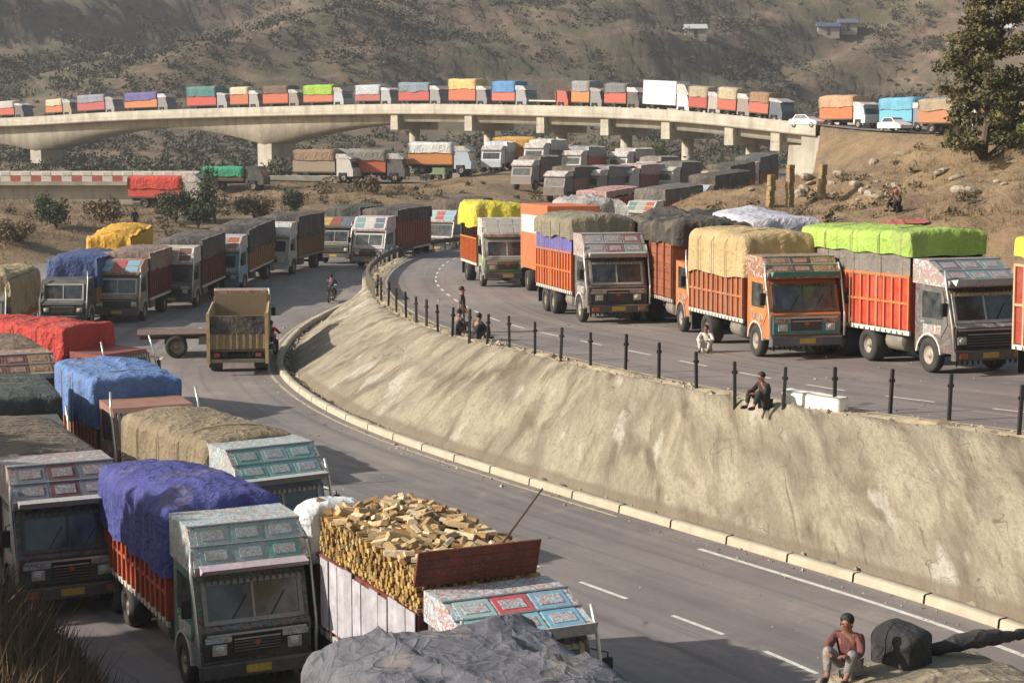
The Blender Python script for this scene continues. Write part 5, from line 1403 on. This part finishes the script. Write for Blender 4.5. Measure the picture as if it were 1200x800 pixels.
tag(new_obj('crest_rubble', tri_mesh('crest_rubble', bits(np.concatenate([along(UP, 1500, -0.5, 0.25, 30, 130, 0.05), along(LO, 1800, 0.32, 0.75, 25, 110, 0.02)]), 0.055), RUB)), 'small rubble along the crest and foot of the concrete slope', 'rubble', kind='stuff')
tag(new_obj('road_grit', tri_mesh('road_grit', bits(np.concatenate([along(UP, 500, 0.3, 13, 30, 130, 0.004), along(UP, 500, 0.2, 1.2, 30, 130, 0.004), along(LO, 700, -24, -0.1, 25, 120, 0.004), along(LO, 900, -0.9, -0.05, 25, 120, 0.004)]), 0.03), RUB)), 'grit and litter scattered on both carriageways', 'grit', kind='stuff')
n = 300
X = rng.uniform(-60, 18, n); Y = rng.uniform(118, 186, n)
ok = (-nearest(LO, X, Y)[0] > rwl(Y)+1.2) & (np.abs(nearest(FR, X, Y)[0]+4) > 6); X, Y = X[ok], Y[ok]; Z = terrain(X, Y); T = []
for x, y, z in zip(X, Y, Z):
    r = 0.25+0.9*random.random()**2; T.append(leaf_tris(blob_pts(int(110*r)+20, (x, y, z+r*0.4), (r*1.2, r, r*0.7), 0.2), 0.17))
tag(new_obj('bank_brush', tri_mesh('bank_brush', np.concatenate(T), leafmat('bank_brush_leaf', [(78, 68, 46), (104, 88, 58), (62, 62, 42), (92, 78, 54)]))), 'low dry brush over the middle bank behind the lower queue', 'brush', kind='stuff')

# ------------------------------------------------------------------ firewood load and what lies on the trucks
def local_to_world(root, p):
    M = Matrix.LocRotScale(root.location, root.rotation_euler, root.scale)
    return M @ Vector(p)
def cut_wood():
    n = NT('split_firewood'); oi = n.n('ShaderNodeObjectInfo'); g = n.n('ShaderNodeNewGeometry')
    r = n.math('FRACT', n.math('ADD', oi.outputs['Random'], g.outputs['Random Per Island']))
    c = n.ramp(r, [(0, srgb(112, 82, 50)), (0.25, srgb(196, 170, 126)), (0.5, srgb(150, 112, 62)), (0.75, srgb(214, 196, 160)), (1, srgb(128, 92, 54))])
    f = n.noise(n.world(), 18, 4, 0.7)
    n.base(n.mix(n.ramp(f, [(0.45, g4(0)), (0.75, g4(0.6))]), c, srgb(84, 60, 40))); n.rough(0.9); n.bump(f, 0.4, 0.02)
    return n.m
FW = cut_wood()
def straw_wood():
    n = NT('golden_log_end'); g = n.n('ShaderNodeNewGeometry')
    c = n.ramp(g.outputs['Random Per Island'], [(0, srgb(122, 92, 48)), (0.4, srgb(172, 138, 76)), (0.7, srgb(94, 70, 40)), (1, srgb(190, 164, 108))])
    n.base(c); n.rough(0.9); return n.m
x0, x1, ztop = -7.7, -2.35, 3.42
st = MB()
zz = 2.3; row = 0
while zz < ztop-0.06:
    x = x0+(0.055 if row % 2 else 0)
    while x < x1:
        rr = random.uniform(0.045, 0.066)
        e = random.uniform(-0.05, 0.06)
        for s in (-1, 1):
            y_out = s*(1.16+e); st.lathe([(0, 0), (rr, 0), (rr*0.95, -0.35*s)], 6, 'y', (x, y_out, zz))
        x += 0.115
    y = -1.05
    while y < 1.06:
        rr = random.uniform(0.045, 0.066); e = random.uniform(-.05, .05)
        st.lathe([(0, 0), (rr, 0), (rr, -0.3)], 6, 'x', (x1+0.05+e, y, zz)); st.lathe([(0, 0), (rr, 0), (rr, 0.3)], 6, 'x', (x0-0.05-e, y, zz)); y += 0.12
    zz += 0.10; row += 1
st.box(x0+0.05, x1-0.05, -1.05, 1.05, 1.2, ztop-0.1)
o = st.build('firewood_stack', straw_wood()); o.location = lg.location; o.scale = lg.scale; o.rotation_euler = lg.rotation_euler
tag(o, 'tightly stacked golden brown firewood filling the log truck body', 'firewood', kind='stuff')
fm = []
for k in range(6):
    b = MB(); L_ = 0.22+0.03*k; q = 0.05+0.008*(k % 3)
    b.prism([(-q, 0), (-q*0.3, q*0.9), (q*0.8, q*0.7), (q, -q*0.2), (0, -q*0.6)], -L_/2, L_/2); fm.append(b.mesh('firewood_log', FW))
for k in range(290):
    lx, ly = random.uniform(x0, x1), random.uniform(-1.12, 1.12)
    lz = ztop-0.04+random.uniform(0, 0.09)+0.12*(1-abs(ly)/1.2)*math.sin(math.pi*(lx-x0)/(x1-x0))
    o = new_obj('firewood_log', fm[k % 6]); o.location = local_to_world(lg, (lx, ly, lz))
    o.rotation_euler = (random.uniform(-.4, .4), random.uniform(-.4, .4), random.uniform(0, 6.28)); s = random.uniform(0.85, 1.5); o.scale = (s, s, s)
    tag(o, 'short split log lying on top of the firewood load', 'log', 'split logs on the firewood truck')
b = MB()
for k in range(4): b.bbox(-0.02, 0.02, -1.18, 1.0, k*0.16, k*0.16+0.152, 0.006)
o = b.build('wooden_board', wood((120, 62, 46))); o.location = local_to_world(lg, (-2.15, -0.05, 3.12)); o.rotation_euler = (0.0, 0.32, lg.rotation_euler.z)
tag(o, 'reddish brown board propped against the front of the firewood load', 'board')
cl = drape_obj('white_sheet', canvas((222, 222, 220), fade=0.05), None, 1.0, 1.3, 2.35, 3.5, 777, res=0.08, rnd=0.25, wr=0.09, dome=0.1, x1=0.5)
cl.location = local_to_world(lg, (x0-0.15, -0.75, 0)); cl.rotation_euler = lg.rotation_euler; cl.scale = lg.scale
tag(cl, 'white cloth sheet draped over the rear corner of the firewood load', 'sheet')
p0 = local_to_world(lg, (-3.0, 0.7, 3.4)); p1 = p0+Vector((0.75, 0.4, 0.95))
MBp = MB().tube([(0, 0, 0), tuple((p1-p0)*0.5), tuple(p1-p0)], [0.024, 0.02, 0.016], 6)
o = MBp.build('wooden_pole', wood((96, 74, 56))); o.location = p0; tag(o, 'thin dark pole sticking up from the firewood load', 'pole')

# ------------------------------------------------------------------ people
def skin_mesh(name, verts, edges, radii, m, parent, root_i=0, sub_=2):
    me = bpy.data.meshes.new(name); me.from_pydata([tuple(v) for v in verts], edges, []); me.materials.append(m)
    o = new_obj(name, me, parent)
    md = o.modifiers.new('skin', 'SKIN'); md.use_smooth_shade = True
    for i, r in enumerate(radii):
        d = me.skin_vertices[0].data[i]
        d.radius = (r, r) if isinstance(r, (int, float)) else r
        d.use_root = (i == root_i)
    s = o.modifiers.new('subsurf', 'SUBSURF'); s.levels = sub_; s.render_levels = sub_
    return o
POSES = {
 'stand': dict(pelvis=(0, 0, .93), belly=(0, 0, 1.1), chest=(.0, 0, 1.32), neck=(0.0, 0, 1.47), head=(.02, 0, 1.6), crown=(.0, 0, 1.70), sh=(0, .19, 1.4), el=(.02, .27, 1.13), wr=(.12, .24, .9), ha=(.16, .23, .82), hip=(0, .1, .9), kn=(.03, .11, .5), an=(-.02, .11, .09), toe=(.17, .13, .04)),
 'sit': dict(pelvis=(0, 0, .14), belly=(.02, 0, .32), chest=(.08, 0, .54), neck=(.12, 0, .69), head=(.17, 0, .81), crown=(.17, 0, .92), sh=(.08, .19, .62), el=(.26, .27, .42), wr=(.45, .16, .42), ha=(.52, .11, .43), hip=(.02, .11, .13), kn=(.40, .20, .48), an=(.50, .14, .09), toe=(.68, .16, .04)),
 'ride': dict(pelvis=(-.1, 0, .80), belly=(-.04, 0, .97), chest=(.05, 0, 1.18), neck=(.08, 0, 1.33), head=(.13, 0, 1.46), crown=(.12, 0, 1.57), sh=(.06, .2, 1.26), el=(.3, .3, 1.06), wr=(.50, .28, 1.02), ha=(.57, .27, 1.02), hip=(-.08, .13, .78), kn=(.32, .22, .66), an=(.16, .2, .3), toe=(.34, .2, .26))}
SKIN = lambda: plain('skin', (134, 92, 68), 0.6, 0, 0.12, 12)
def person(loc, rz, pose, label, shirt, trousers, hair=(24, 20, 18), scarf=None, s=1.0, group=None):
    P = POSES[pose]; root = empty('person', loc, rz); root.scale = (s,)*3
    tag(root, label, 'person', group)
    def sd(k, sg): x, y, z = P[k]; return (x, y*sg, z)
    V, E, Rr, ix = [], [], [], {}
    def add(k, v, r, par=None):
        ix[k] = len(V); V.append(v); Rr.append(r)
        if par is not None: E.append((ix[par], ix[k]))
    add('pelvis', P['pelvis'], .125); add('belly', P['belly'], .12, 'pelvis'); add('chest', P['chest'], .14, 'belly'); add('neck', P['neck'], .055, 'chest')
    add('head', P['head'], .092, 'neck'); add('crown', P['crown'], .075, 'head')
    for sg in (1, -1):
        t = str(sg)
        add('sh'+t, sd('sh', sg), .065, 'chest'); add('el'+t, sd('el', sg), .046, 'sh'+t); add('wr'+t, sd('wr', sg), .032, 'el'+t); add('ha'+t, sd('ha', sg), .038, 'wr'+t)
        add('hip'+t, sd('hip', sg), .088, 'pelvis'); add('kn'+t, sd('kn', sg), .06, 'hip'+t); add('an'+t, sd('an', sg), .042, 'kn'+t); add('toe'+t, sd('toe', sg), .038, 'an'+t)
        # five fingers
        h = Vector(sd('ha', sg)); d = (h-Vector(sd('wr', sg))).normalized(); sidev = d.cross(Vector((0, 0, 1))).normalized()
        upv = sidev.cross(d)
        for q, (off, ln) in enumerate(((-.026, .06), (-.009, .075), (.009, .07), (.026, .055))):
            a_ = h+d*.03+sidev*off; add('f%s%d' % (t, q), tuple(a_+d*ln*.55), .009, 'ha'+t); add('g%s%d' % (t, q), tuple(a_+d*ln*.9-upv*.025), .008, 'f%s%d' % (t, q))
        add('t'+t, tuple(h+sidev*-.05*sg+d*.02), .010, 'ha'+t)
    skin_mesh('body', V, E, Rr, SKIN(), root)
    hd = Vector(P['head']); 
    nose = MB().ellipsoid(tuple(hd+Vector((.10, 0, -.005))), (.022, .014, .022), 6, 5)
    nose.build('nose', SKIN(), root, True)
    for sg in (1, -1):
        MB().ellipsoid(tuple(hd+Vector((.082, .034*sg, .025))), (.012, .014, .010), 6, 5).build('eye', plain('eye', (30, 24, 22), 0.3), root, True)
        MB().ellipsoid(tuple(hd+Vector((0, .092*sg, 0))), (.024, .012, .032), 6, 5).build('ear', SKIN(), root, True)
    MB().ellipsoid(tuple(hd+Vector((.084, 0, -.045))), (.010, .026, .007), 6, 5).build('mouth', plain('lips', (110, 62, 54), 0.5), root, True)
    hb = MB().ellipsoid((0, 0, 0), (.112, .105, .10), 12, 8)
    hb.v = [(hd.x-.03+min(x, .085), hd.y+y, hd.z+.068+(max(z, -.02) if x > .03 else max(z, -.10))) for x, y, z in hb.v]
    hb.build('hair' if not scarf else 'head_scarf', plain('hair_%d' % sum(hair), hair, 0.7) if not scarf else canvas(scarf), root, True)
    # shirt
    V2 = [P['pelvis'], P['belly'], P['chest'], tuple(Vector(P['chest']).lerp(Vector(P['neck']), .72))]; E2 = [(0, 1), (1, 2), (2, 3)]; R2 = [.145, .142, .16, .075]
    for sg in (1, -1):
        b = len(V2); V2 += [sd('sh', sg), sd('el', sg), tuple(Vector(sd('el', sg)).lerp(Vector(sd('wr', sg)), .85))]; R2 += [.082, .062, .048]; E2 += [(2, b), (b, b+1), (b+1, b+2)]
    skin_mesh('shirt', V2, E2, R2, canvas(shirt, fade=0.1), root)
    V3 = [P['pelvis']]; E3 = []; R3 = [.14]
    for sg in (1, -1):
        b = len(V3); V3 += [sd('hip', sg), sd('kn', sg), tuple(Vector(sd('kn', sg)).lerp(Vector(sd('an', sg)), .88))]; R3 += [.108, .082, .06]; E3 += [(0, b), (b, b+1), (b+1, b+2)]
        f, an = Vector(sd('toe', sg)), Vector(sd('an', sg))
        MB().ellipsoid(tuple(an.lerp(f, .5)+Vector((0, 0, -.01))), (.135, .05, .05), 10, 6).build('shoe', plain('shoe_leather', (40, 34, 30), 0.6), root, True)
    skin_mesh('trousers', V3, E3, R3, canvas(trousers, fade=0.1), root)
    return root

# man on the canvas roof at the lower right with his bag
def face(dx, dy): return math.atan2(dy, dx)
rx = -8.0
p = local_to_world(mt, (rx, -0.95, 3.0+0.24))
person(tuple(p+Vector((0, 0, -0.02))), face(-0.55, -0.85), 'sit', 'young man in maroon shirt sitting on the ribbed canvas roof', (112, 56, 58), (150, 142, 138), s=0.86)
bg = drape_obj('black_bag', canvas((34, 34, 38), fade=0.1), None, 0.62, 0.56, 0.0, 0.42, 321, res=0.05, rnd=0.12, wr=0.06, dome=0.05, x1=0.31)
bg.location = local_to_world(mt, (rx, -0.15, 3.3)); bg.rotation_euler = (0, 0, mt.rotation_euler.z+0.3); tag(bg, 'bulky black bag beside the young man on the canvas roof', 'bag')
rp = MB(); pts = []
for k in range(26):
    t = k/25; pts.append((-0.1+0.18*math.sin(t*5), 1.3*t*1.7, 0.06*math.sin(t*7)+0.12*math.sin(math.pi*t)))
rp.tube(pts, [0.07+0.05*math.sin(math.pi*min(1, k/14))+0.012*math.sin(k*1.9) for k in range(26)], 9)
o = rp.build('rolled_tarpaulin', canvas((54, 52, 54), fade=0.1), None, True); o.location = local_to_world(mt, (-8.0, 0.35, 3.34)); o.rotation_euler = (0, 0, mt.rotation_euler.z)
tag(o, 'rolled dark tarpaulin along the rear edge of the ribbed canvas roof', 'tarpaulin')

CREST = offset_path(UP, -0.35)
def crest_at(px, py, z=2.95):
    q = at(px, py, z); i = int(((CREST[:, 0]-q[0])**2+(CREST[:, 1]-q[1])**2).argmin()); return CREST[i]
c = crest_at(872, 482)
person((c[0]-0.35, c[1]-0.1, c[2]-0.02), face(-0.8, -0.5), 'sit', 'man in black sitting by a fence post on the crest of the concrete slope', (34, 30, 32), (40, 38, 40), s=1.0)
sh = drape_obj('white_block', plain('white_plaster', (226, 222, 212), 0.8, 0, 0.08, 4), None, 2.0, 0.42, 0.0, 0.46, 88, res=0.1, rnd=0.08, wr=0.01, dome=0.0, hem=0.0, x1=1.0)
c = crest_at(925, 482); sh.location = (c[0]+0.25, c[1]+0.35, c[2]-0.02); sh.rotation_euler = (0, 0, face(-0.62, 0.78)); tag(sh, 'long white plastered block lying beside the man in black at the fence', 'concrete block')
c = crest_at(510, 392, 2.65)
person((c[0]+0.75, c[1]+0.4, c[2]+0.01), face(0.9, 0.1), 'stand', 'man in dark jacket and pale trousers standing at the fence', (52, 48, 44), (150, 140, 126))
c = crest_at(524, 396, 2.65)
person((c[0]+0.2, c[1]+0.2, c[2]+0.04), face(0.8, 0.5), 'sit', 'man in grey jacket crouching next to the standing man at the fence', (92, 92, 96), (60, 58, 60))
c = crest_at(541, 401, 2.68)
person((c[0]+0.2, c[1]+0.2, c[2]+0.04), face(0.7, 0.6), 'sit', 'man in black jacket crouching right of the grey jacketed man', (34, 32, 34), (48, 46, 50))
q = at(828, 409, 2.9); person((q[0], q[1], road_z(q[0], q[1])+0.005), face(-0.3, -1), 'sit', 'man in white clothes squatting by the wheel of a rust coloured truck', (220, 214, 204), (214, 208, 198), s=0.95)
X, Y, Z = hit(1052, 250); person((X, Y, Z+0.02), face(-0.75, -0.6), 'sit', 'person in black with a red head scarf sitting on the right hillside', (30, 27, 28), (36, 33, 34), scarf=(170, 66, 48), s=1.05)
pt = hit(1054, 260); gx, gy = np.meshgrid(np.linspace(-1.05, 1.05, 22), np.linspace(-0.9, 0.7, 14), indexing='ij')
GX, GY = pt[0]+gx, pt[1]+gy; GZ = terrain(GX.ravel(), GY.ravel()).reshape(GX.shape)+0.10+0.04*snoise(np.stack([GX.ravel(), GY.ravel(), 0*GX.ravel()], 1), 71, 0.5, 1.6).reshape(GX.shape)
V_ = np.stack([GX, GY, GZ], -1); V_ = np.concatenate([V_, V_[:, ::-1]-np.array([0, 0, 0.03])], 1)
tag(new_obj('ground_sheet', grid_mesh('ground_sheet', V_, canvas((196, 98, 80), fade=0.1))), 'faded coral red sheet spread on the hillside below the seated person', 'sheet')
X, Y, Z = hit(158, 272); person((X, Y, Z), face(0.6, -0.8), 'stand', 'person in dark clothes standing on the bank above the maroon truck', (40, 38, 40), (46, 44, 48), s=1.05)

def motorcycle(loc, rz, label, rgb):
    root = empty('motorcycle', loc, rz); tag(root, label, 'motorcycle')
    for x in (-0.62, 0.62):
        t = MB().lathe([(0.22, -.05), (0.28, -.05), (0.31, 0), (0.28, .05), (0.22, .05), (0.22, -.05)], 18, 'y').build('wheel', RUBBER(), root, True); t.location = (x, 0, 0.31)
        sp = MB().lathe([(0.03, -.06), (0.03, .06)], 8, 'y')
        for k in range(8):
            a_ = k*math.pi/4; sp.tube([(0, 0, 0), (0.23*math.cos(a_), 0, 0.23*math.sin(a_))], 0.008, 4)
        sp.build('rim', CHROME(), t)
    MB().tube([(0.62, 0.06, .31), (0.42, 0.06, .95)], .022, 6).tube([(0.62, -0.06, .31), (0.42, -0.06, .95)], .022, 6).build('fork', CHROME(), root)
    MB().tube([(-0.62, 0.07, .31), (-.1, 0.07, .34), (.3, 0.05, .62), (.42, 0, .85)], .025, 6).tube([(-0.62, -0.07, .31), (-.1, -0.07, .34), (.3, -0.05, .62), (.42, 0, .85)], .025, 6).build('frame', STEEL(), root)
    MB().bbox(-.2, .25, -.13, .13, .3, .56, .04).build('engine', plain('engine_metal', (110, 108, 104), 0.5, 0.4), root)
    MB().ellipsoid((.18, 0, .76), (.27, .14, .12), 12, 8).build('fuel_tank', paint(rgb, 0.3, 0.2), root, True)
    MB().bbox(-.72, -.02, -.13, .13, .68, .78, .04).build('seat', BLACK(), root)
    MB().tube([(.36, .36, 1.0), (.42, .12, .97), (.42, -.12, .97), (.36, -.36, 1.0)], .016, 6).build('handlebar', CHROME(), root)
    MB().ellipsoid((.52, 0, .86), (.09, .1, .1), 10, 7).build('headlight', plain('lamp_glass', (190, 190, 180), 0.15, 0, 0.1, 20), root, True)
    MB().tube([(-.2, -.17, .3), (-.85, -.17, .36)], .04, 8).build('exhaust', CHROME(), root)
    return root
q = at(388, 352, 0.6); z = road_z(q[0], q[1]); motorcycle((q[0], q[1], z), face(0.1, 1), 'motorcycle ridden away along the middle of the lower road', (60, 60, 90))
person((q[0], q[1], z), face(0.1, 1), 'ride', 'rider in dark blue jacket on the motorcycle on the lower road', (46, 48, 74), (50, 48, 54))
q = at(317, 418, 0.15); z = road_z(q[0], q[1]); motorcycle((q[0], q[1], z), face(0.25, 1), 'motorcycle beside the open backed truck at the kerb', (150, 40, 40))
person((q[0], q[1], z), face(0.25, 1), 'ride', 'rider in bright red jacket on the motorcycle near the kerb', (206, 52, 60), (70, 66, 70))

# ------------------------------------------------------------------ open backed truck seen from behind, and a bare chassis
q = at(271, 441, 0.1)
bk = truck((q[0]-0.25+0.9-1.3, q[1]+7.6), 180+7, 'empty cream truck seen from behind with open slatted tail', Lb=5.4, side=(150, 130, 92), z_side=2.5, rib=(206, 180, 130), cab=(130, 125, 110), pal='rust', lod=0, seed=60, crown_z=3.0, group=None, skirt=(150, 140, 120))
for k in range(9):
    o = MB().bbox(-0.02, 0.02, -0.05, 0.05, 1.12, 1.72, 0.008).build('tail_slat', wood((168, 146, 104)), bk); o.location = (-2.12-5.4-0.03, -1.1+k*0.275, 0)
MB().box(-2.12-5.4-0.05, -2.12-5.4-0.01, -1.15, 1.15, 1.74, 2.48).build('dark_canvas', canvas((42, 46, 58)), bk)
for s in (-1, 1): MB().box(-2.12-5.4-0.12, -2.12-5.4+0.02, s*1.2-0.07, s*1.2+0.07, 0.5, 2.62).build('corner_post', wood((206, 180, 136)), bk)
MB().box(-2.12-5.4-0.1, -2.12-5.4-0.02, -1.1, 1.1, 0.55, 0.7).build('rear_bumper', paint((120, 110, 96)), bk)
for s in (-1, 1): MB().box(-2.12-5.4-0.13, -2.12-5.4-0.1, s*0.85-0.12, s*0.85+0.12, 0.8, 0.95).build('tail_light', paint((150, 40, 30)), bk)
q = at(205, 419, 0.1)
bc = empty('bare_chassis', (q[0], q[1]+0.3, road_z(q[0], q[1])), R(12)); tag(bc, 'bare truck chassis on wheels left of the open backed truck', 'chassis')
MB().box(-1.6, 2.2, -.45, -.33, .78, 1.0).box(-1.6, 2.2, .33, .45, .78, 1.0).box(-1.5, -1.4, -.33, .33, .8, .98).box(1.9, 2.0, -.33, .33, .8, .98).build('frame', paint((96, 70, 66), 0.7, 0.5), bc)
MB().tube([(0, -1.0, .5), (0, 1.0, .5)], .1, 8).build('axle', STEEL(), bc)
for s in (-1, 1): wheel(bc, 0, s*.95, .5, .5)
MB().bbox(1.0, 1.9, -0.8, -0.5, .55, .95, .03).build('tool_box', paint((150, 146, 140)), bc)
MB().box(-1.7, 2.2, -1.1, 1.1, 1.02, 1.08).build('deck_frame', wood((120, 96, 84)), bc)
# stones on the slope near the pole
for k, (px, py) in enumerate(((650, 557), (662, 561), (640, 566), (1010, 650), (1030, 652))):
    q = at(px, py, 0.1); j = int(((LO[:, 0]-q[0])**2+(LO[:, 1]-q[1])**2).argmin()); cc = offset_path(LO, 0.52+0.08*(k % 2))[j]
    X, Y, Z = cc[0], cc[1], cc[2]+0.06
    o = new_obj('stone', sm_[k % 5]); o.location = (X, Y, Z); o.scale = (.45, .4, .35); tag(o, ['dark stone at the foot of the slope behind the pole', 'stone right of the pole tip at the foot of the slope', 'stone left of the pole tip at the foot of the slope', 'stone at the foot of the right part of the slope', 'rightmost stone at the foot of the slope'][k], 'stone')

# ------------------------------------------------------------------ thin haze over the valley
hz_ = MB().box(-1900, 1900, -120, 1320, -6, 215).build('haze', None)
nm = bpy.data.materials.new('thin_haze'); nm.use_nodes = True; t_ = nm.node_tree
t_.nodes.remove(t_.nodes['Principled BSDF'])
pv = t_.nodes.new('ShaderNodeVolumePrincipled'); pv.inputs['Color'].default_value = (0.86, 0.88, 0.95, 1); pv.inputs['Density'].default_value = 0.0003
pv.inputs['Anisotropy'].default_value = 0.2
t_.links.new(pv.outputs[0], t_.nodes['Material Output'].inputs['Volume'])
hz_.data.materials.append(nm); tag(hz_, 'thin pale haze over the valley', 'haze', kind='stuff')
